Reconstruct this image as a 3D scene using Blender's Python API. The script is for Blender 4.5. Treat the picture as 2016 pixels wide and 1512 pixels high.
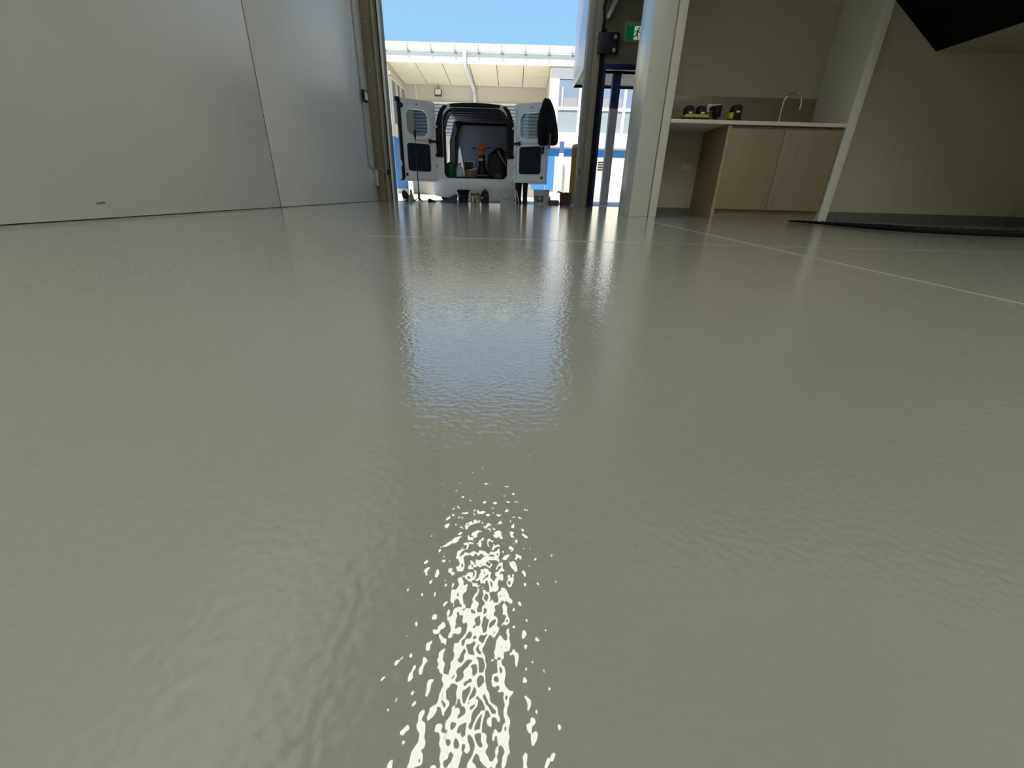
import bpy, bmesh, math, random
from mathutils import Vector, Matrix
random.seed(7)
for o in list(bpy.data.objects): bpy.data.objects.remove(o, do_unlink=True)
scene = bpy.context.scene
C = scene.collection
R = math.radians
PI = math.pi

# ------------------------------------------------------------------ camera
CAM_H = 0.205
cam_d = bpy.data.cameras.new('camera'); cam = bpy.data.objects.new('camera', cam_d); C.objects.link(cam)
cam_d.sensor_fit = 'HORIZONTAL'; cam_d.sensor_width = 36.0; cam_d.lens = 814.6 / 2016 * 36.0
cam_d.clip_start = 0.01; cam_d.clip_end = 500
def cam_axes(p, r, yw):
    A = Matrix(((math.cos(yw), -math.sin(yw), 0), (math.sin(yw), math.cos(yw), 0), (0, 0, 1)))
    B = Matrix(((1, 0, 0), (0, -math.sin(p), -math.cos(p)), (0, math.cos(p), -math.sin(p))))
    D = Matrix(((math.cos(r), -math.sin(r), 0), (math.sin(r), math.cos(r), 0), (0, 0, 1)))
    return D @ B @ A
M3 = cam_axes(R(24.9), R(1.56), R(0.144))
rot = Matrix((M3[0], -M3[1], -M3[2])).transposed()
cam.matrix_world = Matrix.Translation((0, 0, CAM_H)) @ rot.to_4x4()
scene.camera = cam

# ------------------------------------------------------------------ sky, sun, exposure
SKY_STRENGTH = 1.33
SUN_STRENGTH = 9.5
SKYLIGHT_RADIANCE = 4.8
w = bpy.data.worlds.new('World'); scene.world = w; w.use_nodes = True
nt = w.node_tree; nt.nodes.clear()
tc = nt.nodes.new('ShaderNodeTexCoord'); sep = nt.nodes.new('ShaderNodeSeparateXYZ')
ramp = nt.nodes.new('ShaderNodeValToRGB'); bg = nt.nodes.new('ShaderNodeBackground'); ow = nt.nodes.new('ShaderNodeOutputWorld')
nt.links.new(tc.outputs['Generated'], sep.inputs[0]); nt.links.new(sep.outputs['Z'], ramp.inputs[0])
nt.links.new(ramp.outputs[0], bg.inputs[0]); nt.links.new(bg.outputs[0], ow.inputs[0])
bg.inputs[1].default_value = SKY_STRENGTH
els = ramp.color_ramp.elements
els[0].position = 0.0; els[0].color = (0.42, 0.60, 0.76, 1)
els[1].position = 1.0; els[1].color = (0.11, 0.25, 0.58, 1)
for pos, col in ((0.23, (0.255, 0.50, 0.72, 1)), (0.34, (0.235, 0.44, 0.70, 1)), (0.55, (0.18, 0.36, 0.68, 1))):
    e = els.new(pos); e.color = col
sd = bpy.data.lights.new('sun', 'SUN'); sun = bpy.data.objects.new('sun', sd); C.objects.link(sun)
sd.energy = SUN_STRENGTH; sd.angle = R(0.53); sd.color = (1.0, 0.955, 0.86)
sun_dir = Vector((0.30, 1.0, -math.tan(R(60)) * 1.044)).normalized()
sun.rotation_euler = sun_dir.to_track_quat('-Z', 'Y').to_euler()
vs = scene.view_settings
vs.view_transform = 'Standard'; vs.look = 'None'; vs.exposure = 0.0; vs.gamma = 1.0; vs.use_curve_mapping = False

# ------------------------------------------------------------------ materials
MATS = {}
def mat(name, col, rough=0.6, metal=0.0, var=0.06, scale=6.0, bump=0.0, bscale=60.0, spec=0.5, emit=None, est=0.0, trans=0.0, stretch=None, coat=0.0):
    if name in MATS: return MATS[name]
    m = bpy.data.materials.new(name); m.use_nodes = True; t = m.node_tree; N = t.nodes; L = t.links
    b = N['Principled BSDF']
    b.inputs['Roughness'].default_value = rough; b.inputs['Metallic'].default_value = metal
    b.inputs['Specular IOR Level'].default_value = spec
    b.inputs['Coat Weight'].default_value = coat
    if trans: b.inputs['Transmission Weight'].default_value = trans
    c = N.new('ShaderNodeTexCoord'); mp = N.new('ShaderNodeMapping'); L.new(c.outputs['Object'], mp.inputs[0])
    if stretch: mp.inputs['Scale'].default_value = stretch
    nz = N.new('ShaderNodeTexNoise'); nz.inputs['Scale'].default_value = scale; nz.inputs['Detail'].default_value = 5
    L.new(mp.outputs[0], nz.inputs['Vector'])
    mx = N.new('ShaderNodeMix'); mx.data_type = 'RGBA'
    mx.inputs['A'].default_value = tuple(max(0, x * (1 - var)) for x in col) + (1,)
    mx.inputs['B'].default_value = tuple(min(1, x * (1 + var)) for x in col) + (1,)
    L.new(nz.outputs['Fac'], mx.inputs['Factor']); L.new(mx.outputs['Result'], b.inputs['Base Color'])
    if bump:
        n2 = N.new('ShaderNodeTexNoise'); n2.inputs['Scale'].default_value = bscale; n2.inputs['Detail'].default_value = 3
        L.new(mp.outputs[0], n2.inputs['Vector'])
        bn = N.new('ShaderNodeBump'); bn.inputs['Strength'].default_value = bump; bn.inputs['Distance'].default_value = 0.01
        L.new(n2.outputs['Fac'], bn.inputs['Height']); L.new(bn.outputs[0], b.inputs['Normal'])
    if emit:
        b.inputs['Emission Color'].default_value = tuple(emit) + (1,); b.inputs['Emission Strength'].default_value = est
    MATS[name] = m
    return m

def floor_material():
    m = bpy.data.materials.new('epoxy_floor'); m.use_nodes = True; t = m.node_tree; N = t.nodes; L = t.links
    b = N['Principled BSDF']; b.inputs['Roughness'].default_value = 0.035; b.inputs['IOR'].default_value = 2.3
    geo = N.new('ShaderNodeNewGeometry')
    big = N.new('ShaderNodeTexNoise'); big.inputs['Scale'].default_value = 0.9; big.inputs['Detail'].default_value = 4
    L.new(geo.outputs['Position'], big.inputs['Vector'])
    mx = N.new('ShaderNodeMix'); mx.data_type = 'RGBA'
    mx.inputs['A'].default_value = (0.345, 0.348, 0.305, 1); mx.inputs['B'].default_value = (0.37, 0.373, 0.33, 1)
    L.new(big.outputs['Fac'], mx.inputs['Factor'])
    # a few dust specks caught in the coat
    vo = N.new('ShaderNodeTexVoronoi'); vo.inputs['Scale'].default_value = 9.0; L.new(geo.outputs['Position'], vo.inputs['Vector'])
    lt = N.new('ShaderNodeMath'); lt.operation = 'LESS_THAN'; lt.inputs[1].default_value = 0.009
    L.new(vo.outputs['Distance'], lt.inputs[0])
    m2 = N.new('ShaderNodeMix'); m2.data_type = 'RGBA'; L.new(lt.outputs[0], m2.inputs['Factor'])
    L.new(mx.outputs['Result'], m2.inputs['A']); m2.inputs['B'].default_value = (0.2, 0.2, 0.17, 1)
    L.new(m2.outputs['Result'], b.inputs['Base Color'])
    # orange-peel relief: gradient of a noise height field taken with a fixed step
    def height(offset):
        ad = N.new('ShaderNodeVectorMath'); ad.operation = 'ADD'; ad.inputs[1].default_value = offset
        L.new(geo.outputs['Position'], ad.inputs[0])
        a = N.new('ShaderNodeTexNoise'); a.inputs['Scale'].default_value = 150.0; a.inputs['Detail'].default_value = 1.0; a.inputs['Roughness'].default_value = 0.35
        L.new(ad.outputs[0], a.inputs['Vector'])
        return a.outputs['Fac']
    e = 0.0009
    h0, hx, hy = height((0, 0, 0)), height((e, 0, 0)), height((0, e, 0))
    def slope(h1, amp):
        s = N.new('ShaderNodeMath'); s.operation = 'SUBTRACT'; L.new(h0, s.inputs[0]); L.new(h1, s.inputs[1])
        k = N.new('ShaderNodeMath'); k.operation = 'MULTIPLY'; L.new(s.outputs[0], k.inputs[0]); k.inputs[1].default_value = amp
        return k.outputs[0]
    AMP = 0.70
    cb = N.new('ShaderNodeCombineXYZ'); L.new(slope(hx, AMP), cb.inputs[0]); L.new(slope(hy, AMP), cb.inputs[1])
    ad = N.new('ShaderNodeVectorMath'); ad.operation = 'ADD'; L.new(geo.outputs['Normal'], ad.inputs[0]); L.new(cb.outputs[0], ad.inputs[1])
    nm = N.new('ShaderNodeVectorMath'); nm.operation = 'NORMALIZE'; L.new(ad.outputs[0], nm.inputs[0])
    L.new(nm.outputs[0], b.inputs['Normal'])
    return m

def emission_material(name, col, strength):
    m = bpy.data.materials.new(name); m.use_nodes = True; t = m.node_tree; t.nodes.clear()
    e = t.nodes.new('ShaderNodeEmission'); o = t.nodes.new('ShaderNodeOutputMaterial')
    e.inputs[0].default_value = tuple(col) + (1,); e.inputs[1].default_value = strength
    t.links.new(e.outputs[0], o.inputs[0]); return m

def glass_material(name, col=(1, 1, 1), rough=0.02, mixf=0.25, tint=(0.8, 0.85, 0.85)):
    m = bpy.data.materials.new(name); m.use_nodes = True; t = m.node_tree; t.nodes.clear()
    o = t.nodes.new('ShaderNodeOutputMaterial'); mx = t.nodes.new('ShaderNodeMixShader')
    tr = t.nodes.new('ShaderNodeBsdfTransparent'); tr.inputs[0].default_value = tuple(tint) + (1,)
    gl = t.nodes.new('ShaderNodeBsdfGlossy'); gl.inputs[0].default_value = tuple(col) + (1,); gl.inputs['Roughness'].default_value = rough
    mx.inputs[0].default_value = mixf
    t.links.new(tr.outputs[0], mx.inputs[1]); t.links.new(gl.outputs[0], mx.inputs[2]); t.links.new(mx.outputs[0], o.inputs[0])
    return m

FLOOR = floor_material()
CONC = mat('painted_concrete', (0.73, 0.74, 0.69), 0.32, var=0.05, spec=0.6, scale=1.3, bump=0.10, bscale=35)
SEAL = mat('grey_sealant', (0.10, 0.10, 0.09), 0.9, spec=0.0)
PLASTER = mat('beige_plaster', (0.37, 0.34, 0.265), 0.75, var=0.03, scale=3)
FINP = mat('white_paint', (0.60, 0.60, 0.54), 0.5, var=0.03, scale=4)
PILLAR = mat('pillar_paint', (0.54, 0.55, 0.51), 0.24, var=0.04, scale=3, bump=0.04, bscale=40, spec=0.6)
RAWC = mat('raw_concrete', (0.30, 0.275, 0.225), 0.8, var=0.18, scale=9, bump=0.25, bscale=50)
CEILM = mat('roof_lining', (0.42, 0.42, 0.40), 0.7)
DARKC = mat('stair_black', (0.006, 0.006, 0.006), 0.95, spec=0.05)  # even near-black colour for the stair flight and steps
SKIRT = mat('grey_skirting', (0.10, 0.105, 0.10), 0.45)
STEELG = mat('galvanised_steel', (0.42, 0.42, 0.39), 0.45, metal=0.35, var=0.2, scale=12, stretch=(4, 4, 0.6))
RUST = mat('weathered_guide', (0.17, 0.145, 0.10), 0.7, var=0.5, scale=10, bump=0.2, bscale=30, stretch=(3, 3, 0.35))
GUIDE2 = mat('guide_grey', (0.27, 0.285, 0.27), 0.5, metal=0.2, var=0.25, scale=8, stretch=(4, 4, 0.4))
BLACK = mat('black_rubber', (0.007, 0.007, 0.008), 0.7, spec=0.2)
BLKPL = mat('black_plastic', (0.010, 0.010, 0.012), 0.5, var=0.15, spec=0.25)
NAVY = mat('navy_paint', (0.012, 0.025, 0.11), 0.4)
WOOD = mat('oak_laminate', (0.24, 0.195, 0.115), 0.5, var=0.20, scale=14, stretch=(5, 5, 0.35))
WOODE = mat('oak_edge', (0.31, 0.26, 0.165), 0.5, var=0.1, scale=10)
STONE = mat('white_benchtop', (0.62, 0.58, 0.53), 0.3, var=0.03)
SPLASH = mat('taupe_splashback', (0.20, 0.17, 0.125), 0.25, var=0.03)
CHROME = mat('brushed_nickel', (0.62, 0.56, 0.46), 0.16, metal=1.0, var=0.03)
LIME = mat('lime_plastic', (0.33, 0.36, 0.02), 0.4)
WHITEP = mat('white_plastic', (0.72, 0.72, 0.70), 0.35, var=0.02)
RIDGE = mat('floor_ridge', (0.62, 0.61, 0.57), 0.25)

# ------------------------------------------------------------------ mesh helpers
class MB:
    def __init__(self): self.bm = bmesh.new()
    def box(self, a, b, bev=0.0):
        x0, y0, z0 = a; x1, y1, z1 = b
        t = bmesh.new()
        bmesh.ops.create_cube(t, size=1)
        for v in t.verts: v.co = Vector(((x0 + x1) / 2 + v.co.x * (x1 - x0), (y0 + y1) / 2 + v.co.y * (y1 - y0), (z0 + z1) / 2 + v.co.z * (z1 - z0)))
        if bev > 0: bmesh.ops.bevel(t, geom=list(t.edges), offset=bev, segments=2, affect='EDGES', profile=0.6)
        self.merge(t); return self
    def merge(self, t, mx=None):
        if mx is not None: bmesh.ops.transform(t, matrix=mx, verts=t.verts)
        me = bpy.data.meshes.new('tmp'); t.to_mesh(me); t.free(); self.bm.from_mesh(me); bpy.data.meshes.remove(me)
    def obox(self, c, size, rotm, bev=0.0):
        o = MB().box(tuple(-s / 2 for s in size), tuple(s / 2 for s in size), bev)
        self.merge(o.bm, Matrix.Translation(c) @ rotm.to_4x4()); return self
    def lathe(self, c, prof, n=24, axis='Z'):
        t = bmesh.new(); rings = []
        for r, z in prof:
            if r < 1e-6: rings.append([t.verts.new((0, 0, z))])
            else: rings.append([t.verts.new((r * math.cos(2 * PI * k / n), r * math.sin(2 * PI * k / n), z)) for k in range(n)])
        for a, b in zip(rings[:-1], rings[1:]):
            for k in range(n):
                k2 = (k + 1) % n
                if len(a) == 1 and len(b) == 1: continue
                if len(a) == 1: t.faces.new((a[0], b[k2], b[k]))
                elif len(b) == 1: t.faces.new((a[k], a[k2], b[0]))
                else: t.faces.new((a[k], a[k2], b[k2], b[k]))
        if len(rings[0]) > 1: t.faces.new(list(reversed(rings[0])))
        if len(rings[-1]) > 1: t.faces.new(rings[-1])
        m = Matrix.Translation(c)
        if axis == 'Y': m = m @ Matrix.Rotation(-PI / 2, 4, 'X')
        if axis == 'X': m = m @ Matrix.Rotation(PI / 2, 4, 'Y')
        self.merge(t, m); return self
    def cyl(self, p0, p1, r0, r1=None, n=16):
        return self.tube([p0, p1], [r0, r0 if r1 is None else r1], n)
    def tube(self, pts, r, n=10, sx=1.0):
        pts = [Vector(p) for p in pts]
        rr = r if isinstance(r, (list, tuple)) else [r] * len(pts)
        t = bmesh.new(); rings = []; up = None
        for i, p in enumerate(pts):
            d = (pts[min(i + 1, len(pts) - 1)] - pts[max(i - 1, 0)]).normalized()
            if up is None:
                up = Vector((0, 0, 1)) if abs(d.z) < 0.9 else Vector((0, 1, 0))
            s = d.cross(up).normalized(); up = s.cross(d).normalized()
            rings.append([t.verts.new(p + rr[i] * (math.cos(2 * PI * k / n) * s * sx + math.sin(2 * PI * k / n) * up)) for k in range(n)])
        for a, b in zip(rings[:-1], rings[1:]):
            for k in range(n): t.faces.new((a[k], a[(k + 1) % n], b[(k + 1) % n], b[k]))
        t.faces.new(list(reversed(rings[0]))); t.faces.new(rings[-1])
        self.merge(t); return self
    def loft(self, rings, cap=True):
        t = bmesh.new(); rs = [[t.verts.new(p) for p in r] for r in rings]; n = len(rs[0])
        for a, b in zip(rs[:-1], rs[1:]):
            for k in range(n): t.faces.new((a[k], a[(k + 1) % n], b[(k + 1) % n], b[k]))
        if cap: t.faces.new(list(reversed(rs[0]))); t.faces.new(rs[-1])
        self.merge(t); return self
    def ell(self, c, r, n=16, mx=None):
        t = bmesh.new(); bmesh.ops.create_uvsphere(t, u_segments=n, v_segments=max(6, n * 2 // 3), radius=1)
        m = Matrix.Translation(c) @ (mx.to_4x4() if mx else Matrix.Identity(4)) @ Matrix.Diagonal((r[0], r[1], r[2], 1))
        self.merge(t, m); return self
    def plate(self, outer, holes, y0, y1, mx=None):
        # loops in (x, z); extruded from y0 to y1
        t = bmesh.new(); lf = []
        edges = []
        for lp in [outer] + list(holes):
            vs_ = [t.verts.new((x, y0, z)) for x, z in lp]; lf.append(vs_)
            for i in range(len(vs_)): edges.append(t.edges.new((vs_[i], vs_[(i + 1) % len(vs_)])))
        bmesh.ops.triangle_fill(t, use_beauty=True, use_dissolve=False, edges=edges)
        faces = list(t.faces); mp = {}
        for vs_ in lf:
            for v in vs_: mp[v] = t.verts.new((v.co.x, y1, v.co.z))
        for f in faces: t.faces.new([mp[v] for v in reversed(f.verts)])
        for vs_ in lf:
            for i in range(len(vs_)):
                a, b = vs_[i], vs_[(i + 1) % len(vs_)]
                t.faces.new((a, mp[a], mp[b], b))
        bmesh.ops.recalc_face_normals(t, faces=t.faces)
        self.merge(t, mx); return self
    def poly(self, pts, d):
        # closed polygon of 3d points pushed along vector d
        t = bmesh.new(); a = [t.verts.new(p) for p in pts]; b = [t.verts.new(Vector(p) + Vector(d)) for p in pts]
        t.faces.new(a); t.faces.new(list(reversed(b)))
        for i in range(len(a)):
            j = (i + 1) % len(a); t.faces.new((a[i], b[i], b[j], a[j]))
        bmesh.ops.recalc_face_normals(t, faces=t.faces)
        self.merge(t); return self
    def xf(self, m): bmesh.ops.transform(self.bm, matrix=m, verts=self.bm.verts); return self

def rrect(x0, z0, x1, z1, r, n=6):
    if not isinstance(r, (list, tuple)): r = [r] * 4
    out = []
    for (cx, cz, a0, rr) in ((x1 - r[0], z0 + r[0], -90, r[0]), (x1 - r[1], z1 - r[1], 0, r[1]), (x0 + r[2], z1 - r[2], 90, r[2]), (x0 + r[3], z0 + r[3], 180, r[3])):
        for k in range(n + 1):
            a = R(a0 + 90 * k / n); out.append((cx + rr * math.cos(a), cz + rr * math.sin(a)))
    return out

def world_loc(o):
    v = Vector((0, 0, 0))
    while o is not None: v = v + o.location; o = o.parent
    return v
def finish(mb, name, ang=38):
    me = bpy.data.meshes.new(name)
    bmesh.ops.recalc_face_normals(mb.bm, faces=mb.bm.faces)
    for f in mb.bm.faces: f.smooth = True
    mb.bm.to_mesh(me); mb.bm.free(); me.set_sharp_from_angle(angle=R(ang)); return me
def obj(name, mb, material, parent=None, label=None, ang=38):
    """links one mesh object; vertices are given in world space"""
    if parent is not None: off = world_loc(parent)
    else: off = None
    me = finish(mb, name, ang)
    co = [v.co for v in me.vertices]
    lo = Vector((min(c.x for c in co), min(c.y for c in co), min(c.z for c in co))); hi = Vector((max(c.x for c in co), max(c.y for c in co), max(c.z for c in co)))
    base = Vector(((lo.x + hi.x) / 2, (lo.y + hi.y) / 2, lo.z))
    me.transform(Matrix.Translation(-base)); me.materials.append(material)
    o = bpy.data.objects.new(name, me); C.objects.link(o)
    o.location = base if off is None else base - off
    o.parent = parent
    if label: o['label'] = label
    return o
def clone(o, delta, parent=None, mirror=False):
    c = o.copy(); C.objects.link(c); c.parent = parent if parent is not None else o.parent
    c.location = o.location + Vector(delta)
    if mirror: c.scale.x = -1
    return c
def thing(name, label, cat, loc, group=None):
    o = bpy.data.objects.new(name, None); C.objects.link(o); o.location = loc; o.empty_display_size = 0.1
    o['label'] = label; o['category'] = cat
    if group: o['group'] = group
    return o
def tag(o, label, cat, group=None):
    o['label'] = label; o['category'] = cat
    if group: o['group'] = group
    return o
def struct(o, label=None):
    o['kind'] = 'structure'
    if label: o['label'] = label
    return o
def B(a, b, bev=0.0): return MB().box(a, b, bev)

# ------------------------------------------------------------------ the room
XL, XR, YB, YF, ZC = -2.44, 5.33, -9.0, 8.10, 6.8
YO = 8.28                                # outer face of the front wall
fl = struct(obj('floor', B((XL, YB, -0.12), (XR, YO, 0.0)), FLOOR), 'glossy grey epoxy floor with orange-peel texture')
# raised coating seams
def seam(a, b, wd, ht=0.0010):
    d = Vector(b) - Vector(a); n = Vector((-d.y, d.x, 0)).normalized() * wd / 2
    m = MB(); a, b = Vector(a), Vector(b)
    m.poly([a + n, a - n, b - n, b + n], (0, 0, ht)); return m
obj('coating_seam', seam((1.168, -1.0, 0), (1.185, 4.77, 0), 0.0030), RIDGE, fl, 'thin pale seam line in the floor coating')
obj('coating_seam', seam((-0.72, 2.076, 0), (0.62, 2.082, 0), 0.0026, 0.0006), RIDGE, fl, 'thin pale seam across the floor')
obj('coating_seam', seam((0.62, 2.082, 0), (XR, 2.095, 0), 0.0016, 0.0002), mat('floor_ridge_dull', (0.44, 0.44, 0.40), 0.3), fl, 'faint pale seam across the floor')

# left wall: precast panels with a sealed joint
wl = struct(obj('wall_left', B((XL - 0.2, YB, -0.12), (XL - 0.02, YF, ZC)), SEAL), 'white painted precast concrete wall')
for y in (-4.2, 0.1, 4.655): obj('sealant_joint', B((XL - 0.019, y - 0.004, 0.0), (XL - 0.003, y + 0.022, ZC)), SEAL, wl, 'dark sealant joint')
for y0, y1 in ((YB, -4.2), (-4.185, 0.1), (0.115, 4.655), (4.672, YF)):
    obj('concrete_panel', B((XL - 0.02, y0, 0.004), (XL, y1, ZC), 0.002), CONC, wl)
# scuff mark low on the left wall
sc = MB()
for i in range(4):
    sc.ell((XL + 0.0005, 2.615 + 0.014 * i + random.uniform(-.004, .004), 0.088 + random.uniform(-0.004, 0.004)), (0.0008, 0.010, 0.007), 8)
obj('scuff', sc, mat('scuff_grey', (0.27, 0.27, 0.25), 0.8), wl, 'small dark scuff mark')

# front wall with the roller-door opening and the side-door opening
DX0, DX1, DZ = -2.16, 1.045, 4.1
PX0, PX1, PZ = 1.37, 2.30, 1.995
wf = struct(obj('wall_front', B((XL - 0.2, YF, 0), (DX0, YO, ZC + 0.3)).box((DX0, YF, DZ), (DX1, YO, ZC + 0.3)).box((DX1, YF, 0), (PX0, YO, ZC + 0.3)).box((PX0, YF, PZ), (PX1, YO, ZC + 0.3)).box((PX1, YF, 0), (XR + 0.2, YO, ZC + 0.3)), RAWC), 'raw concrete wall around the tall roller-door opening')
struct(obj('wall_back', B((XL - 0.2, YB - 0.2, -0.12), (XR + 0.2, YB, ZC)), CONC), 'far end wall')
wr = struct(obj('wall_right', B((XR, YB, -0.12), (XR + 0.2, YF, ZC)), PLASTER), 'plastered right wall')
# roof with a translucent sheet, plus two added behind the camera as fill light
SX0, SX1, SY0, SY1 = -0.85, -0.15, -6.0, 7.0
SHEETS = [(SX0, SX1, SY0, SY1), (0.9, 2.1, -8.2, -0.2), (2.8, 4.0, -8.2, -0.2)]  # second and third sheets are unseen, added to light the kitchen
ce = MB()
edges_x = sorted({XL - 0.2, XR + 0.2} | {x for q in SHEETS for x in q[:2]})
for x0, x1 in zip(edges_x[:-1], edges_x[1:]):
    gaps = [(q[2], q[3]) for q in SHEETS if q[0] <= x0 + 1e-6 and q[1] >= x1 - 1e-6]
    y = YB - 0.2
    for g0, g1 in gaps: ce.box((x0, y, ZC), (x1, g0, ZC + 0.25)); y = g1
    ce.box((x0, y, ZC), (x1, YO, ZC + 0.25))
struct(obj('ceiling', ce, CEILM), 'roof lining with a long translucent sheet and two added light sheets')
SKM = emission_material('daylit_and_added_sheet', (0.98, 0.98, 0.91), SKYLIGHT_RADIANCE)
for i, (x0, x1, y0, y1) in enumerate(SHEETS):
    struct(obj('window_%d' % (i + 1), B((x0, y0, ZC + 0.02), (x1, y1, ZC + 0.05)), SKM), 'translucent roof sheet; the pair behind the camera is added light')
# unseen mezzanine floor, its reach set to shade the kitchen corner
struct(obj('trim_1', B((1.21, 2.7, 2.95), (XR, YF, 3.2)), PLASTER), 'unseen mezzanine floor reaching out to shade the kitchen')

# pillar at the end of the kitchen partition
struct(obj('wall_partition', B((1.21, 4.78, 0), (1.405, 5.30, 2.95), 0.004), PILLAR), 'white painted pillar beside the kitchenette')
# kitchenette niche
KY, KB = 4.76, 5.37
nw = struct(obj('wall_niche', B((1.42, KB, 0), (3.30, KB + 0.1, 2.95)), PLASTER), 'beige plaster back wall of the kitchenette niche')
obj('skirting', B((1.49, KB - 0.014, 0.0), (2.06, KB, 0.082)), SKIRT, nw, 'dark grey skirting')
struct(obj('trim_2', B((1.412, KY, 0), (1.49, KB, 2.95), 0.003), FINP), 'pale painted end of the partition beside the benchtop')
struct(obj('trim_3', B((3.215, KY, 0), (3.305, KB + 0.1, 2.95), 0.003), FINP), 'pale painted fin wall at the right end of the kitchenette')
# wall under the stair
YS = 4.87
ws = struct(obj('wall_stair', B((3.305, YS, 0), (XR, YS + 0.12, 2.95)), PLASTER), 'dim plaster wall under the stair')
struct(obj('baseboard_stair', B((3.305, YS - 0.015, 0), (XR, YS, 0.095)), SKIRT), 'dark skirting under the stair')
struct(obj('baseboard_right', B((XR - 0.015, 2.0, 0), (XR, YS - 0.015, 0.095)), SKIRT), 'dark skirting on the right wall')

# stair: black flight rising to the left, pale landing underside to the right
st = thing('staircase', 'black underside of a stair flight above the dim right wall with a pale landing', 'staircase', (3.9, 4.3, 1.4))
SW0, SW1 = 3.30, YS - 0.005
obj('landing', B((3.90, 2.4, 1.495), (XR - 0.01, SW1, 1.62)), PLASTER, st, 'pale landing underside')  # lengthened towards the camera, out of view, to shade the stair wall
obj('flight', MB().poly([(3.90, SW0, 1.495), (3.90, SW0, 1.70), (2.05, SW0, 2.95), (1.76, SW0, 2.95)], (0, 4.74 - SW0, 0)), DARKC, st, 'black stair flight')
fl2 = MB().poly([(3.90, 4.74, 1.495), (3.90, 4.74, 1.70), (3.315, 4.74, 2.10), (3.315, 4.74, 1.893)], (0, SW1 - 4.74, 0))
obj('flight_edge', fl2, DARKC, st, 'black stair stringer')
stp = MB()
for i in range(7):
    x1 = 3.90 - i * 0.23; z = 1.70 + i * 0.156
    stp.box((x1 - 0.26, SW0, z - 0.01), (x1, 4.735, z + 0.16))
obj('steps', stp, DARKC, st)

# kitchenette
cab = thing('base_cabinet', 'light oak laminate two-door sink cabinet under the white benchtop', 'cabinet', (2.63, 5.06, 0))
obj('carcass', B((2.10, KY + 0.03, 0.095), (3.205, KB - 0.004, 0.848)), WOOD, cab)
obj('end_panel', B((2.068, KY + 0.008, 0), (2.098, KB - 0.004, 0.852)), WOOD, cab, 'oak end panel')
obj('end_edge', B((2.067, KY + 0.004, 0), (2.099, KY + 0.008, 0.852)), WOODE, cab)
obj('kickboard', B((2.10, KY + 0.06, 0), (3.205, KY + 0.075, 0.093)), mat('oak_dark', (0.20, 0.165, 0.11), 0.5, var=0.15, scale=12), cab, 'recessed kickboard')
for x0, x1 in ((2.103, 2.636), (2.640, 3.200)):
    obj('door', B((x0, KY + 0.010, 0.097), (x1, KY + 0.028, 0.826), 0.0012), WOOD, cab)
tag(obj('benchtop', B((1.492, KY - 0.012, 0.856), (3.213, KB - 0.002, 0.889), 0.004), STONE), 'white stone benchtop spanning the kitchenette niche', 'benchtop')
tag(obj('splashback', B((1.492, KB - 0.016, 0.892), (3.213, KB - 0.002, 1.19), 0.001), SPLASH), 'taupe splashback panel behind the benchtop', 'splashback')
# socket under the bench
sk2 = tag(obj('wall_socket', B((1.885, KB - 0.010, 0.475), (2.02, KB - 0.0015, 0.535), 0.002), mat('beige_plastic', (0.44, 0.41, 0.34), 0.4)), 'pale double wall socket low under the benchtop', 'socket')
# tap
tap = thing('kitchen_tap', 'brushed gooseneck kitchen tap with side lever', 'tap', (2.80, 5.25, 0.889))
pts = [(2.80, 5.25, 0.912), (2.80, 5.25, 1.06)]
for k in range(13):
    a = PI - PI * k / 12
    pts.append((2.89 + 0.09 * math.cos(a), 5.25 - 0.02 * k / 12, 1.125 + 0.09 * math.sin(a)))
pts.append((2.98, 5.23, 1.07))
obj('spout', MB().tube(pts, 0.009, 12), CHROME, tap)
obj('base', MB().lathe((2.80, 5.25, 0.889), [(0.026, 0), (0.026, 0.006), (0.02, 0.012), (0.02, 0.03), (0.012, 0.036)], 20), CHROME, tap)
obj('lever', MB().tube([(2.82, 5.25, 0.905), (2.855, 5.245, 0.908), (2.90, 5.235, 0.935)], [0.009, 0.007, 0.005], 10), CHROME, tap)
sinkm = MB().plate(rrect(2.62, 0, 3.12, 0.38, 0.05), [rrect(2.64, 0.02, 3.10, 0.36, 0.04)], 0, 0.003)
sinkm.xf(Matrix.Translation((0, 5.19, 0.8892)) @ Matrix.Rotation(PI / 2, 4, 'X'))
tag(obj('sink_rim', sinkm, CHROME), 'thin steel sink rim set in the benchtop below the tap', 'sink')

def battery(parent, cx, cy, z, s=1.0):
    b = MB().box((cx - 0.038 * s, cy - 0.055, z), (cx + 0.038 * s, cy + 0.055, z + 0.062), 0.008)
    o = obj('battery', b, BLKPL, parent, 'black battery pack')
    obj('latch', B((cx - 0.016, cy - 0.058, z + 0.008), (cx + 0.018, cy - 0.054, z + 0.022)), mat('pale_latch', (0.75, 0.72, 0.45), 0.25), o)
    obj('grip', B((cx - 0.030, cy - 0.050, z + 0.062), (cx + 0.024, cy + 0.045, z + 0.076), 0.004), BLKPL, o)
    return o
ch = thing('battery_charger', 'lime and black twin charger holding two batteries on the benchtop', 'charger', (1.750, 4.880, 0.889))
obj('base', B((1.632, 4.800, 0.889), (1.876, 4.960, 0.912), 0.004), BLKPL, ch)
obj('shell', B((1.637, 4.802, 0.912), (1.871, 4.955, 0.940), 0.008), LIME, ch, 'lime green shell')
battery(ch, 1.692, 4.880, 0.940); battery(ch, 1.812, 4.880, 0.940)
ch2 = thing('single_charger', 'small lime and black single charger with one battery near the middle of the benchtop', 'charger', (2.135, 4.880, 0.889))
obj('base', B((2.070, 4.810, 0.889), (2.200, 4.950, 0.910), 0.004), BLKPL, ch2)
obj('shell', B((2.077, 4.815, 0.910), (2.117, 4.940, 0.965), 0.008), LIME, ch2, 'lime green side')
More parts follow.
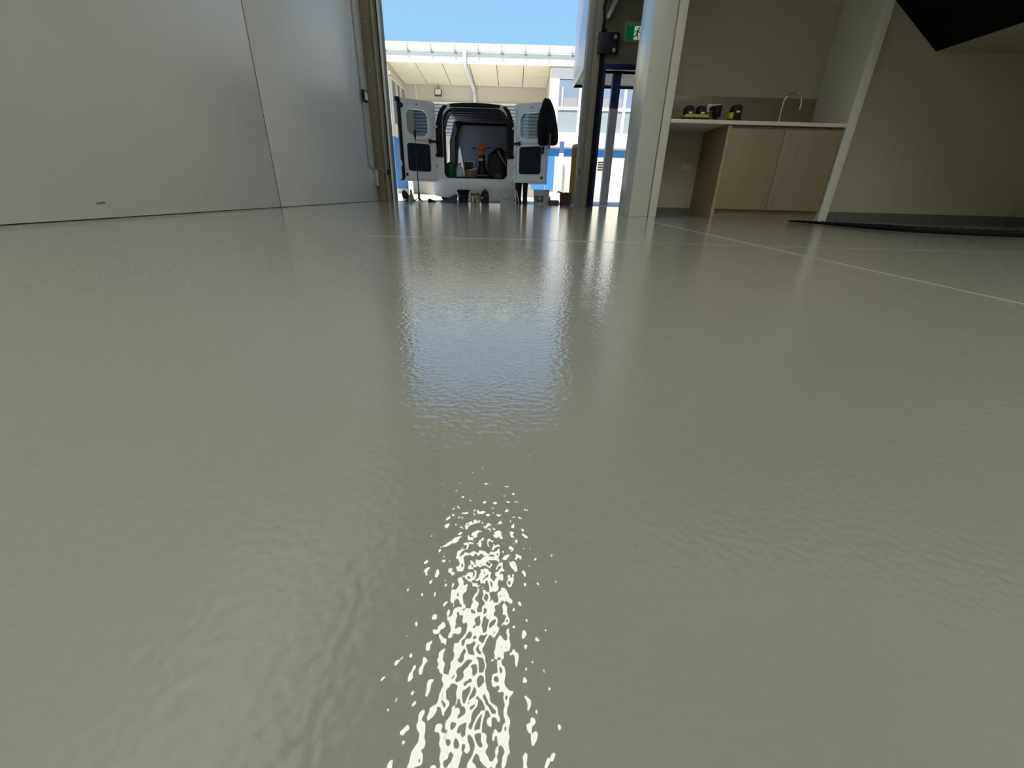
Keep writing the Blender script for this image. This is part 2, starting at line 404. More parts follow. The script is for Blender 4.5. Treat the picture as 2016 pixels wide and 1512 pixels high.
obj('body', B((2.121, 4.815, 0.910), (2.193, 4.940, 0.955), 0.006), BLKPL, ch2)
battery(ch2, 2.155, 4.875, 0.957, 1.1)
tag(obj('power_cable', MB().tube([(2.070, 4.860, 0.8935), (2.025, 4.830, 0.8935), (1.985, 4.870, 0.8935), (1.955, 4.980, 0.8935), (1.985, 5.060, 0.8935)], 0.0042, 8), BLACK), 'black charger cable lying on the benchtop beside the single charger', 'cable')
so = thing('power_outlet', 'white double power outlet on the taupe splashback', 'outlet', (2.12, KB - 0.02, 1.04))
obj('plate', B((2.05, KB - 0.026, 1.045), (2.19, KB - 0.0165, 1.118), 0.003), WHITEP, so)
obj('switch', B((2.075, KB - 0.029, 1.095), (2.087, KB - 0.0262, 1.108)), WHITEP, so)
obj('switch', B((2.150, KB - 0.029, 1.095), (2.162, KB - 0.0262, 1.108)), WHITEP, so)
pa = thing('plug_adaptor', 'black plug adaptor pushed into the white power outlet', 'adaptor', (2.13, KB - 0.07, 0.97))
obj('body', B((2.115, KB - 0.085, 0.995), (2.185, KB - 0.031, 1.10), 0.008), BLKPL, pa)
obj('plug', MB().cyl((2.09, KB - 0.030, 1.075), (2.09, KB - 0.075, 1.075), 0.022), BLKPL, pa)
obj('cord', MB().tube([(2.09, KB - 0.075, 1.075), (2.10, KB - 0.095, 1.03), (2.125, KB - 0.085, 0.96), (2.11, KB - 0.075, 0.90)], 0.005, 8), BLACK, pa)
obj('cord', MB().tube([(2.15, KB - 0.06, 1.0), (2.155, KB - 0.065, 0.95), (2.175, KB - 0.07, 0.90)], 0.005, 8), BLACK, pa)

# black corrugated strip lying on the floor at the foot of the stair wall
strip_c = [(2.76, 4.62), (2.80, 4.30), (2.84, 3.90), (2.90, 3.50), (3.10, 3.24), (3.50, 3.15), (4.0, 3.14), (4.6, 3.15), (5.25, 3.16)]
P = []
for i in range(len(strip_c) - 1):
    for k in range(10):
        f = k / 10; P.append((strip_c[i][0] * (1 - f) + strip_c[i + 1][0] * f, strip_c[i][1] * (1 - f) + strip_c[i + 1][1] * f))
sm = []
for i in range(len(P)):
    lo, hi = max(0, i - 6), min(len(P), i + 7); sm.append((sum(p[0] for p in P[lo:hi]) / (hi - lo), sum(p[1] for p in P[lo:hi]) / (hi - lo)))
rr_ = []
for i in range(len(sm)):
    g = min(1, 0.25 + i / 28); rr_.append((0.006 + 0.016 * min(1, i / 30)) + (0.002 if i % 2 else -0.001))
tag(obj('flexible_hose', MB().tube([(x, y, r + 0.0005) for (x, y), r in zip(sm, rr_)], rr_, 10), BLACK, ang=80), 'black corrugated hose lying along the floor below the dim stair wall', 'hose')

# ------------------------------------------------------------------ roller-door guides, conduit and fittings on the front wall
gl_ = thing('door_guide', 'weathered brown steel roller-door guide on the left jamb', 'door guide', (-2.3, 8.05, 0))
obj('channel', B((-2.438, 8.03, 0), (-2.30, 8.098, 4.3), 0.004), RUST, gl_)
obj('track', B((-2.298, 8.045, 0), (-2.205, 8.098, 4.3), 0.004), RUST, gl_)
obj('lip', B((-2.265, 8.028, 0), (-2.235, 8.044, 4.3), 0.003), GUIDE2, gl_)
obj('seal_strip', B((-2.203, 8.06, 0), (-2.188, 8.098, 4.3)), BLACK, gl_, 'black rubber seal')
bolt = obj('bolt', MB().lathe((-2.37, 8.028, 0.35), [(0.0, -0.012), (0.010, -0.010), (0.012, 0.0)], 10, 'Y'), STEELG, gl_)
for z in (0.8, 1.3, 1.9, 2.5, 3.1): clone(bolt, (0, 0, z - 0.35))
obj('door_stop', B((-2.235, 8.0, 0.42), (-2.195, 8.027, 0.50), 0.004), BLKPL, gl_, 'black door stop')
jr = thing('door_guide', 'grey steel roller-door guide on the right jamb beside the side door', 'door guide', (1.14, 8.05, 0))
obj('post', B((1.04, 8.03, 0), (1.135, 8.098, 4.3), 0.004), GUIDE2, jr)
obj('channel', B((1.137, 8.05, 0), (1.255, 8.098, 4.3), 0.004), mat('guide_beige', (0.30, 0.28, 0.235), 0.6, var=0.2, scale=8, stretch=(4, 4, 0.4)), jr, 'beige channel')
obj('seal_strip', B((1.257, 8.03, 0), (1.325, 8.098, 2.5)), BLACK, jr, 'black strip')
b2 = obj('bolt', MB().lathe((1.19, 8.049, 0.08), [(0.0, -0.012), (0.012, -0.010), (0.014, 0.0)], 10, 'Y'), STEELG, jr)
for z in (1.02, 1.80, 1.86, 2.4): clone(b2, (0, 0, z - 0.08))
obj('slot', B((1.075, 8.0265, 0.5), (1.087, 8.0295, 0.6)), BLACK, jr)
# white reveal edge lit by daylight
struct(obj('trim_4', B((-2.187, 8.06, 0), (-2.16, YO + 0.01, 4.1)), FINP), 'pale reveal of the roller-door opening')
# side door frame
df = struct(obj('door_1', B((1.327, 8.03, 0), (1.372, YO, 2.07)).box((1.372, 8.03, 1.995), (PX1 + 0.045, YO, 2.07)).box((PX1, 8.03, 0), (PX1 + 0.045, YO, 1.995)), NAVY), 'navy frame of the open side door')
# conduit and isolator
cd = thing('conduit', 'thin grey electrical conduit running down the left wall', 'conduit', (XL + 0.02, 7.67, 0.2))
obj('pipe', MB().tube([(XL + 0.012, 7.655, 3.6), (XL + 0.012, 7.665, 0.56), (XL + 0.012, 7.70, 0.52), (XL + 0.012, 7.93, 0.49)], 0.009, 10), mat('grey_pvc', (0.30, 0.31, 0.29), 0.5), cd)
obj('junction_box', B((XL + 0.001, 7.93, 0.24), (XL + 0.06, 7.992, 0.485), 0.006), STEELG, cd, 'grey junction box')
iso = thing('isolator_switch', 'small black-framed switch on the conduit of the left wall', 'switch', (XL + 0.03, 7.70, 1.42))
obj('box', B((XL + 0.022, 7.63, 1.425), (XL + 0.065, 7.80, 1.575), 0.005), BLKPL, iso)
obj('button_face', B((XL + 0.066, 7.655, 1.448), (XL + 0.070, 7.775, 1.552)), WHITEP, iso)
obj('cable', MB().tube([(XL + 0.045, 7.96, 0.486), (XL + 0.06, 7.97, 0.52), (-2.35, 7.98, 0.51), (-2.24, 7.98, 0.46)], 0.008, 8), mat('grey_pvc', (0.3, 0.31, 0.29)), cd)
# emergency twin-lamp box
em = thing('twin_spotlight', 'black box with two round silver lamps above the side door', 'light', (1.36, 8.03, 2.18))
obj('housing', B((1.20, 7.99, 2.185), (1.52, 8.029, 2.45), 0.006), mat('navy_black', (0.006, 0.008, 0.018), 0.4), em)
lm = obj('lamp', MB().lathe((1.465, 7.989, 2.395), [(0.0, -0.022), (0.02, -0.019), (0.031, -0.006), (0.033, 0.0)], 18, 'Y'), mat('silver_lens', (0.6, 0.6, 0.58), 0.25, metal=0.6), em)
clone(lm, (-0.005, 0, -0.165))
obj('cable', MB().tube([(1.255, 8.007, 2.45), (1.27, 8.005, 2.6), (1.25, 8.007, 2.75), (1.29, 8.005, 2.95), (1.27, 8.007, 3.3)], 0.02, 8), BLACK, em)
# exit sign
ex = thing('exit_sign', 'green running-man exit sign high on the front wall', 'sign', (1.76, 8.06, 2.36))
obj('housing', B((1.605, 8.04, 2.355), (1.975, 8.098, 2.60), 0.004), mat('sign_case', (0.42, 0.44, 0.40), 0.5), ex)
obj('panel', B((1.62, 8.034, 2.368), (1.96, 8.0395, 2.552)), mat('exit_green', (0.004, 0.16, 0.05), 0.4, var=0.1, emit=(0.0, 0.16, 0.045), est=0.25), ex, 'green panel')
wp = mat('exit_white', (0.7, 0.8, 0.7), 0.4, emit=(0.6, 0.85, 0.6), est=0.35)
gp = mat('exit_figure', (0.004, 0.05, 0.02), 0.5)
obj('doorway', B((1.745, 8.031, 2.378), (1.835, 8.0338, 2.542)), wp, ex, 'white doorway pictogram')
fg = MB()
def limb(a, b, r):
    a = Vector((a[0], 8.0305, a[1])); b = Vector((b[0], 8.0305, b[1])); d = (b - a).normalized(); n = Vector((-d.z, 0, d.x)) * r
    fg.poly([a + n, a - n, b - n, b + n], (0, -0.002, 0))
fg.lathe((1.812, 8.0305, 2.515), [(0.0, -0.002), (0.012, -0.002), (0.012, 0.0)], 16, 'Y')
for a, b, r in (((1.805, 2.498), (1.785, 2.445), 0.011), ((1.80, 2.49), (1.768, 2.482), 0.005), ((1.768, 2.482), (1.755, 2.462), 0.005), ((1.806, 2.49), (1.822, 2.465), 0.005), ((1.822, 2.465), (1.838, 2.472), 0.005), ((1.785, 2.45), (1.772, 2.418), 0.007), ((1.774, 2.42), (1.735, 2.412), 0.006), ((1.79, 2.448), (1.808, 2.42), 0.007), ((1.808, 2.42), (1.806, 2.388), 0.006)): limb(a, b, r)
obj('running_figure', fg, gp, ex, 'dark running figure')
# white brace above the side door
br = tag(obj('steel_brace', MB().poly([(1.29, 7.93, 2.62), (1.325, 7.93, 2.60), (1.60, 7.93, 3.1), (1.50, 7.93, 3.12)], (0, 0.16, 0)), mat('pale_steel', (0.62, 0.62, 0.60), 0.5)), 'white steel brace beside the top of the right door guide', 'brace')

# ------------------------------------------------------------------ outside ground and our own canopy
GZ = -0.015
GND = mat('pale_concrete_paving', (0.62, 0.60, 0.54), 0.85, var=0.12, scale=1.5, bump=0.2, bscale=40)
gr = struct(obj('ground', B((-30, YO, -0.4), (30, 60, GZ)), GND), 'sunlit pale concrete yard')
for y in (12.5, 16.5): obj('paving_joint', B((-30, y, GZ), (30, y + 0.03, GZ + 0.001)), SEAL, gr)
tag(obj('kerb_strip', B((-9, 17.6, GZ), (9, 17.75, 0.03), 0.01), mat('kerb', (0.42, 0.42, 0.42), 0.8)), 'low grey kerb along the front of the opposite building', 'kerb')
# projecting upper storey over the side door
cp = thing('canopy', 'blue-grey clad box canopy outside above the side door', 'canopy', (2.6, 9.7, 2.36))
CLAD = mat('blue_grey_cladding', (0.42, 0.46, 0.56), 0.35, metal=0.3, var=0.08, scale=5, stretch=(1, 6, 0.4))
obj('side_face', B((1.195, YO + 0.005, 2.40), (1.21, 11.2, 6.9)), CLAD, cp)
obj('front_face', B((1.212, 11.185, 2.40), (5.5, 11.2, 6.9)), CLAD, cp)
obj('soffit', B((1.215, YO + 0.005, 2.40), (5.5, 11.18, 2.44)), mat('speckled_soffit', (0.42, 0.39, 0.33), 0.85, var=0.4, scale=16), cp, 'speckled soffit')
obj('edge_trim', B((1.19, YO + 0.005, 2.36), (1.225, 11.2, 2.40)), mat('white_trim', (0.7, 0.7, 0.68), 0.4), cp, 'white edge trim')
obj('drip_edge', B((1.226, 11.17, 2.35), (5.5, 11.21, 2.40)), BLKPL, cp, 'dark front drip edge')
co = thing('canopy_column', 'square white column with a navy top outside the side door', 'column', (1.91, 9.9, GZ))
obj('shaft', B((1.83, 9.8, GZ), (1.985, 9.955, 1.76), 0.004), mat('column_grey', (0.46, 0.46, 0.47), 0.5, var=0.08), co)
obj('collar', B((1.83, 9.8, 1.76), (1.985, 9.955, 2.345), 0.004), NAVY, co, 'navy painted top')
obj('cap_plate', B((1.80, 9.77, 2.345), (2.015, 9.985, 2.399)), mat('white_trim', (0.7, 0.7, 0.68), 0.4), co)
bo = thing('bollard', 'yellow steel bollard just outside the right door jamb', 'bollard', (1.23, 9.9, GZ))
YEL = mat('yellow_paint', (0.30, 0.165, 0.01), 0.6, var=0.15, scale=8)
obj('post', MB().lathe((1.23, 9.9, GZ), [(0.085, 0), (0.085, 1.08)], 24), YEL, bo)
obj('cap', MB().lathe((1.23, 9.9, GZ + 1.08), [(0.087, 0), (0.087, 0.03), (0.075, 0.055), (0.04, 0.07), (0, 0.075)], 24), mat('bollard_cap', (0.48, 0.36, 0.14), 0.6), bo)

# ------------------------------------------------------------------ opposite building
BE = mat('cream_render', (0.60, 0.55, 0.44), 0.8, var=0.04, scale=2)
WHT = mat('white_fascia', (0.80, 0.78, 0.70), 0.5, var=0.02)
SOFF = mat('cream_soffit', (0.76, 0.71, 0.55), 0.8, var=0.06, scale=14)
BLUEP = mat('blue_panel', (0.03, 0.17, 0.44), 0.5, var=0.06, scale=3)
GLZ = mat('blue_grey_glazing', (0.20, 0.25, 0.34), 0.12, var=0.08, scale=1.2)
GLZ2 = mat('frosted_glazing', (0.27, 0.31, 0.32), 0.3, var=0.05, scale=1.2)
GLZ3 = mat('dim_glazing', (0.16, 0.17, 0.19), 0.15, var=0.1, scale=2)
LOUV = mat('louvre_metal', (0.48, 0.55, 0.64), 0.4, metal=0.2, var=0.05)
GUT = mat('gutter_metal', (0.74, 0.75, 0.74), 0.45, metal=0.15, var=0.03)
bd = thing('warehouse_building', 'cream warehouse opposite with deep eave, white gutter and blue panels', 'building', (-1.0, 19.5, GZ))
FY, BY = 19.0, 21.5
RX0, RX1 = -4.94, 1.18
obj('wall', B((RX0 - 0.2, BY, GZ), (RX1 + 0.25, BY + 0.3, 5.2)), BE, bd, 'recessed cream wall')
obj('lintel', B((-4.6, BY - 0.06, 3.60), (1.1, BY - 0.001, 3.68)), WHT, bd)
obj('louvre_backing', B((-4.6, BY - 0.004, 2.42), (1.1, BY - 0.001, 3.60)), GLZ3, bd)  # dark plate added so the gaps between slats read as shaded
lv = MB()
z = 2.44
while z < 3.58:
    lv.poly([(-4.6, BY - 0.05, z), (-4.6, BY - 0.012, z + 0.075), (-4.6, BY - 0.005, z + 0.075), (-4.6, BY - 0.005, z)], (5.7, 0, 0)); z += 0.13
o = obj('louvre_slats', lv, LOUV, bd, 'pale ribbed shutter'); o['kind'] = 'stuff'
obj('wall_joint', B((-4.45, BY - 0.012, 3.68), (-4.42, BY - 0.001, 4.3)), WHT, bd)
# soffit panels
pw = (RX1 - RX0) / 6
pm = None
for row in range(2):
    for c in range(6):
        y0 = FY + 0.05 + row * 1.22; y1 = y0 + 1.205; x0 = RX0 + c * pw + 0.012; x1 = RX0 + (c + 1) * pw - 0.012
        def zz(y): return 4.51 - (y - FY) * (4.51 - 4.29) / (BY - FY)
        if c == 0: pm = obj('soffit_panel', MB().poly([(x0, y0, zz(y0)), (x1, y0, zz(y0)), (x1, y1, zz(y1)), (x0, y1, zz(y1))], (0, 0, 0.03)), SOFF, bd)
        else: clone(pm, (c * pw, 0, 0))
obj('roof', MB().poly([(-9, FY + 0.02, 4.56), (-9, BY + 3, 4.80), (-9, BY + 3, 5.6), (-9, FY + 0.02, 4.93)], (18, 0, 0)), mat('roof_sheet', (0.5, 0.5, 0.5), 0.5), bd)
obj('fascia', B((-9, FY - 0.03, 4.56), (9, FY + 0.018, 4.84)), WHT, bd, 'white fascia')
obj('fascia_trim', B((-9, FY - 0.045, 4.49), (9, FY + 0.018, 4.557)), WHT, bd)
gp_ = [(-9, FY - 0.15, 5.07), (-9, FY - 0.16, 4.97), (-9, FY - 0.145, 4.89), (-9, FY - 0.085, 4.85), (-9, FY - 0.035, 4.85), (-9, FY - 0.035, 4.87), (-9, FY - 0.08, 4.87), (-9, FY - 0.13, 4.90), (-9, FY - 0.145, 4.97), (-9, FY - 0.135, 5.07)]
obj('gutter', MB().poly(gp_, (18, 0, 0)), GUT, bd, 'long white eaves gutter')
bk = None
for k in range(-6, 9):
    x = -4.13 + 0.865 * (k + 1) - 0.87
    if bk is None:
        bk = obj('gutter_bracket', B((x, FY - 0.175, 4.83), (x + 0.03, FY - 0.161, 5.09)).box((x, FY - 0.175, 4.825), (x + 0.03, FY - 0.035, 4.848)), mat('bracket_grey', (0.40, 0.41, 0.42), 0.4, metal=0.4), bd); bx0 = x
        bn = obj('gutter_clip', B((x + 0.0, FY - 0.06, 4.775), (x + 0.09, FY - 0.031, 4.826)), mat('bracket_grey', (0.4, 0.41, 0.42)), bd)
    else:
        clone(bk, (x - bx0, 0, 0)); clone(bn, (x - bx0, 0, 0))
obj('downpipe', MB().tube([(-2.03, FY - 0.12, 4.88), (-2.03, FY - 0.12, 4.55), (-2.03, FY - 0.05, 4.42), (-1.93, BY - 0.12, 4.16), (-1.90, BY - 0.08, 3.95), (-1.90, BY - 0.08, 0.1)], 0.075, 14), GUT, bd, 'white downpipe bending back under the eave')
# right wing
RW = 9.0
obj('wing_wall', B((RX1, FY, GZ), (RW, BY + 0.3, 4.50)), BE, bd, 'cream right wing')
obj('wing_sill', B((RX1 - 0.02, FY - 0.19, 1.88), (RW, FY - 0.001, 2.36)), WHT, bd, 'white sill band')
obj('blue_band', B((RX1 - 0.01, FY - 0.012, 1.56), (RW, FY - 0.001, 1.82)), BLUEP, bd, 'blue painted band')
obj('corner_post', B((RX1 - 0.01, FY - 0.08, 2.361), (RX1 + 0.25, FY - 0.001, 4.10)), WHT, bd)
obj('window_head', B((RX1 + 0.02, FY - 0.05, 4.10), (RW, FY - 0.001, 4.44)), mat('grey_head', (0.30, 0.30, 0.30), 0.6), bd)
xs = [RX1 + 0.25, 2.29, 4.02, 5.7, 7.4, RW]
for i in range(len(xs) - 1):
    wdw = obj('window', B((xs[i], FY - 0.07, 2.361), (xs[i] + 0.10, FY - 0.001, 4.10)).box((xs[i] + 0.10, FY - 0.07, 3.12), (xs[i + 1], FY - 0.001, 3.22)), WHT, bd)
    obj('pane', B((xs[i] + 0.105, FY - 0.035, 3.225), (xs[i + 1] - 0.004, FY - 0.002, 4.09)), GLZ, wdw, 'blue-grey upper pane')
    obj('pane', B((xs[i] + 0.105, FY - 0.035, 2.365), (xs[i + 1] - 0.004, FY - 0.002, 3.115)), GLZ2, wdw, 'pale lower pane')
    if i < 2: obj('glazing_bar', B((xs[i] + 0.22, FY - 0.06, 3.225), (xs[i] + 0.26, FY - 0.036, 3.85)), WHT, wdw)
    obj('roof_reflection', B((xs[i] + 0.30, FY - 0.042, 3.225), (xs[i + 1] - 0.05, FY - 0.036, 3.52)), mat('reflected_roof', (0.30, 0.29, 0.29), 0.4), wdw)  # flat grey strip painted as the roof mirrored in the pane
# blue roller door in the recess, right-hand side
RDX0, RDX1 = 0.62, 1.40
rd = obj('roller_door', B((RDX0, FY + 0.30, GZ + 0.32), (RX1 - 0.002, FY + 0.36, 1.83)), BLUEP, bd, 'blue door panel')
obj('roller_door', B((RX1, FY - 0.03, GZ + 0.30), (1.52, FY - 0.001, 1.555)), BLUEP, bd, 'blue door panel')
obj('vent_slats', B((3.28, FY - 0.02, 1.36), (3.62, FY - 0.002, 1.40)).box((3.28, FY - 0.02, 1.27), (3.62, FY - 0.002, 1.31)).box((3.28, FY - 0.02, 1.18), (3.62, FY - 0.002, 1.22)).box((3.28, FY - 0.02, 1.09), (3.62, FY - 0.002, 1.13)), BLKPL, bd, 'black slotted vent')
# left wing
obj('wing_wall', B((-9, FY, GZ), (RX0, BY + 0.3, 4.50)), BE, bd, 'cream left wing')
obj('blue_panel', B((-9, FY - 0.02, 0.22), (RX0 + 0.02, FY - 0.001, 2.10)), BLUEP, bd, 'blue lower panel')
obj('louvre_backing', B((-7.5, FY - 0.004, 2.5), (-5.0, FY - 0.001, 3.8)), GLZ3, bd)  # dark plate stands in for the shade behind these slats
obj('return_panel', B((RX0 + 0.001, FY + 0.03, 0.22), (RX0 + 0.02, BY - 0.05, 2.10)), BLUEP, bd, 'shaded blue panel on the return wall')
lv = MB(); z = 2.52
while z < 3.75:
    lv.poly([(-7.5, FY - 0.05, z), (-7.5, FY - 0.012, z + 0.075), (-7.5, FY - 0.005, z + 0.075), (-7.5, FY - 0.005, z)], (2.5, 0, 0)); z += 0.13
o = obj('louvre_slats', lv, LOUV, bd, 'pale ribbed shutter'); o['kind'] = 'stuff'
for y0, y1 in ((FY + 0.25, FY + 0.95), (FY + 1.05, FY + 1.65), (FY + 1.75, FY + 2.35)):
    f = obj('window', B((RX0 + 0.001, y0 - 0.06, 2.6), (RX0 + 0.05, y0, 4.1)).box((RX0 + 0.001, y0, 4.04), (RX0 + 0.05, y1, 4.1)), WHT, bd)
    obj('pane', B((RX0 + 0.001, y0 + 0.003, 2.6), (RX0 + 0.02, y1 - 0.003, 4.035)), GLZ3, f)
obj('eave_trim', B((RX0 + 0.001, FY + 0.05, 4.13), (RX0 + 0.06, BY - 0.01, 4.24)), BE, bd)
# things on the opposite building
fl_ = thing('flood_light', 'small square floodlight on the cream wall under the eave', 'floodlight', (-3.45, BY - 0.2, 3.9))
rm = Matrix.Rotation(R(-22), 3, 'X')
obj('housing', MB().obox((-3.45, BY - 0.20, 3.98), (0.30, 0.07, 0.28), rm, 0.01), mat('floodlight_grey', (0.07, 0.07, 0.06), 0.5), fl_)
obj('lens', MB().obox(Vector((-3.45, BY - 0.20, 3.98)) + rm @ Vector((0, -0.037, 0.012)), (0.24, 0.006, 0.21), rm), mat('lens_white', (0.8, 0.8, 0.74), 0.3), fl_)
obj('bracket', B((-3.48, BY - 0.17, 4.00), (-3.42, BY - 0.002, 4.04)).box((-3.47, BY - 0.03, 4.04), (-3.43, BY - 0.002, 4.29)), mat('floodlight_arm', (0.35, 0.32, 0.26), 0.6), fl_)
# white porch posts in front of the opposite building
for (x, lab) in ((1.73, 'white porch post with blue top in front of the right wing opposite'), (-4.25, 'white porch post beside the blue panel of the left wing opposite')):
    pp = thing('porch_post', lab, 'post', (x, FY - 0.5, GZ), 'white porch posts opposite')
    obj('shaft', B((x - 0.08, FY - 0.58, GZ), (x + 0.08, FY - 0.42, 1.62)), mat('post_white', (0.78, 0.78, 0.78), 0.5), pp)
    obj('blue_top', B((x - 0.08, FY - 0.58, 1.621), (x + 0.08, FY - 0.42, 2.02)), mat('post_blue', (0.05, 0.10, 0.26), 0.5), pp)

# ------------------------------------------------------------------ the van
VX, VY = -0.868, 9.82
VWH = mat('van_white', (0.58, 0.575, 0.54), 0.34, var=0.02, coat=0.3)
VSIL = mat('van_bumper_white', (0.52, 0.52, 0.48), 0.45, var=0.04)
VBLK = mat('van_black_trim', (0.006, 0.006, 0.008), 0.55, spec=0.15)
VLIN = mat('van_roof_lining', (0.075, 0.078, 0.095), 0.7, var=0.1)
VDARK = mat('van_dark_floor', (0.02, 0.02, 0.02), 0.8)
TRIM = mat('door_trim_board', (0.012, 0.015, 0.021), 0.8, spec=0.15)
TINT = glass_material('tinted_glass', (0.55, 0.6, 0.62), 0.03, 0.14, (0.50, 0.55, 0.57))
van = thing('delivery_van', 'white panel van parked outside with both rear doors wide open', 'van', (VX, VY + 2.1, GZ))
def vb(a, b, bev=0.0): return MB().box((VX + a[0], VY + a[1], a[2]), (VX + b[0], VY + b[1], b[2]), bev)
VM = Matrix.Translation((VX, VY, 0))
def section(y, zs=1.0, wsc=1.0, zb=0.26):
    half = [(0.0, zb), (0.70, zb), (0.80, zb + 0.06), (0.845, 0.46), (0.86, 0.75), (0.855, 0.98), (0.825, 1.22), (0.775, 1.48), (0.725, 1.64), (0.655, 1.735), (0.52, 1.772), (0.25, 1.79), (0.0, 1.795)]
    half = [(x * wsc, zb + (z_ - zb) * zs) for x, z_ in half]
    return [(x, z_) for x, z_ in half] + [(-x, z_) for x, z_ in reversed(half[1:-1])]
opening = rrect(-0.655, 0.445, 0.665, 1.70, [0.10, 0.24, 0.24, 0.10], 8)
outer = section(0)
obj('rear_frame', MB().plate(outer, [opening], 0.0, 0.07, VM), VWH, van, 'white rear door frame')
# outer skin, left side has the open sliding door
def shell_strip(ys, xsel):
    m = MB(); t = bmesh.new(); rings = []
    for (y, zs, wsc) in ys:
        pts_ = [p for p in section(y, zs, wsc)]
        rings.append([t.verts.new((VX + x, VY + y, z_)) for x, z_ in pts_])
    n = len(rings[0])
    for a, b in zip(rings[:-1], rings[1:]):
        for k in range(n):
            if xsel(k, n): t.faces.new((a[k], a[(k + 1) % n], b[(k + 1) % n], b[k]))
    bmesh.ops.recalc_face_normals(t, faces=t.faces)
    bmesh.ops.solidify(t, geom=list(t.faces), thickness=0.02)
    m.merge(t); return m
full = lambda k, n: True
notleft = lambda k, n: not (15 <= k <= 20)
obj('rear_quarter', shell_strip([(0.07, 1, 1), (0.5, 1.0, 1.0), (1.10, 1.0, 1.0)], full), VWH, van)
obj('mid_body', shell_strip([(1.10, 1, 1), (2.05, 1.0, 1.0)], notleft), VWH, van)
obj('cab_body', shell_strip([(2.05, 1, 1), (2.7, 0.985, 0.99), (3.3, 0.80, 0.97), (3.75, 0.56, 0.95), (4.25, 0.48, 0.88), (4.36, 0.34, 0.80)], full), VWH, van)
obj('nose', vb((-0.66, 4.30, 0.26), (0.66, 4.37, 0.66), 0.03), VSIL, van)
sd_ = obj('sliding_door', vb((-0.905, 0.15, 0.45), (-0.872, 1.08, 1.62), 0.012), VWH, van, 'sliding side door pushed back')
# cargo interior
obj('cargo_floor', vb((-0.80, 0.02, 0.40), (0.80, 2.08, 0.437)), VDARK, van)
obj('bulkhead', MB().plate(rrect(-0.70, 0.44, 0.74, 1.70, [0.02, 0.10, 0.34, 0.02], 8), [], 2.08, 2.10, VM), mat('bulkhead_grey', (0.16, 0.175, 0.21), 0.55, var=0.06), van, 'blue-grey bulkhead panel')
obj('bulkhead_rail', vb((-0.62, 2.04, 1.655), (0.74, 2.079, 1.72), 0.01), VBLK, van)
obj('roof_liner', vb((-0.64, 0.08, 1.735), (0.64, 2.07, 1.745)), VLIN, van)
rb = obj('roof_rib', vb((-0.62, 0.25, 1.715), (0.62, 0.31, 1.734), 0.008), VLIN, van)
for k in range(1, 6): clone(rb, (0, 0.30 * k, 0))
obj('side_liner', vb((0.76, 0.08, 0.44), (0.79, 2.06, 1.50)), VLIN, van)
obj('side_liner', vb((-0.79, 0.08, 0.44), (-0.76, 1.08, 1.40)), mat('liner_pale', (0.30, 0.30, 0.29), 0.6), van, 'pale inner side panel')
obj('door_pillar', MB().poly([(VX - 0.83, VY + 1.92, 0.44), (VX - 0.70, VY + 1.92, 0.44), (VX - 0.66, VY + 1.92, 1.40), (VX - 0.50, VY + 1.92, 1.73), (VX - 0.68, VY + 1.92, 1.73), (VX - 0.80, VY + 1.92, 1.30)], (0, 0.12, 0)), VBLK, van)
obj('interior_light', MB().ell((VX - 0.48, VY + 0.22, 1.70), (0.05, 0.03, 0.015), 12), WHITEP, van)
# rear details
ot = rrect(-0.655, 0.445, 0.665, 1.70, [0.10, 0.24, 0.24, 0.10], 8)
inn = rrect(-0.632, 0.468, 0.642, 1.677, [0.08, 0.22, 0.22, 0.08], 8)
obj('door_seal', MB().plate(ot, [inn], -0.012, 0.06, VM), VBLK, van, 'black rubber door seal')
for s in (-1, 1):
    pl = [(s * 0.668, 0.83), (s * 0.835, 0.83), (s * 0.845, 1.05), (s * 0.800, 1.36), (s * 0.755, 1.55), (s * 0.70, 1.67), (s * 0.62, 1.74), (s * 0.56, 1.735), (s * 0.645, 1.62), (s * 0.668, 1.45)]
    m = MB().plate(pl, [], -0.035, 0.0, VM); obj('tail_light', m, VBLK, van, 'dark tail lamp pillar')
obj('roof_trim', MB().plate([(-0.50, 1.715), (0.50, 1.715), (0.50, 1.765), (0.25, 1.785), (0, 1.79), (-0.25, 1.785), (-0.50, 1.765)], [], -0.02, 0.0, VM), VBLK, van, 'black trim above the opening')
# bumper: rounded wrap-round
bs = []
for x in [-0.90, -0.875, -0.80, -0.68, -0.4, 0, 0.4, 0.68, 0.80, 0.845, 0.865]:
    t_ = min(1, max(0, (abs(x) - 0.6) / 0.3)); yb = -0.16 + 0.20 * t_ ** 2
    zt = 0.43 - 0.02 * t_; zb_ = 0.05 + 0.05 * t_
    bs.append([(VX + x, VY + 0.10, zt), (VX + x, VY + yb + 0.03, zt), (VX + x, VY + yb, zt - 0.03), (VX + x, VY + yb - 0.015, 0.30), (VX + x, VY + yb + 0.02, zb_ + 0.03), (VX + x, VY + yb + 0.05, zb_), (VX + x, VY + 0.10, zb_)])
obj('bumper', MB().loft(bs), VSIL, van, 'pale grey rear bumper')
obj('bumper_shade', vb((-0.33, -0.20, 0.215), (0.33, -0.176, 0.265), 0.008), mat('bumper_shadow', (0.42, 0.43, 0.41), 0.5), van)  # proud strip, its darker colour stands in for recess shade
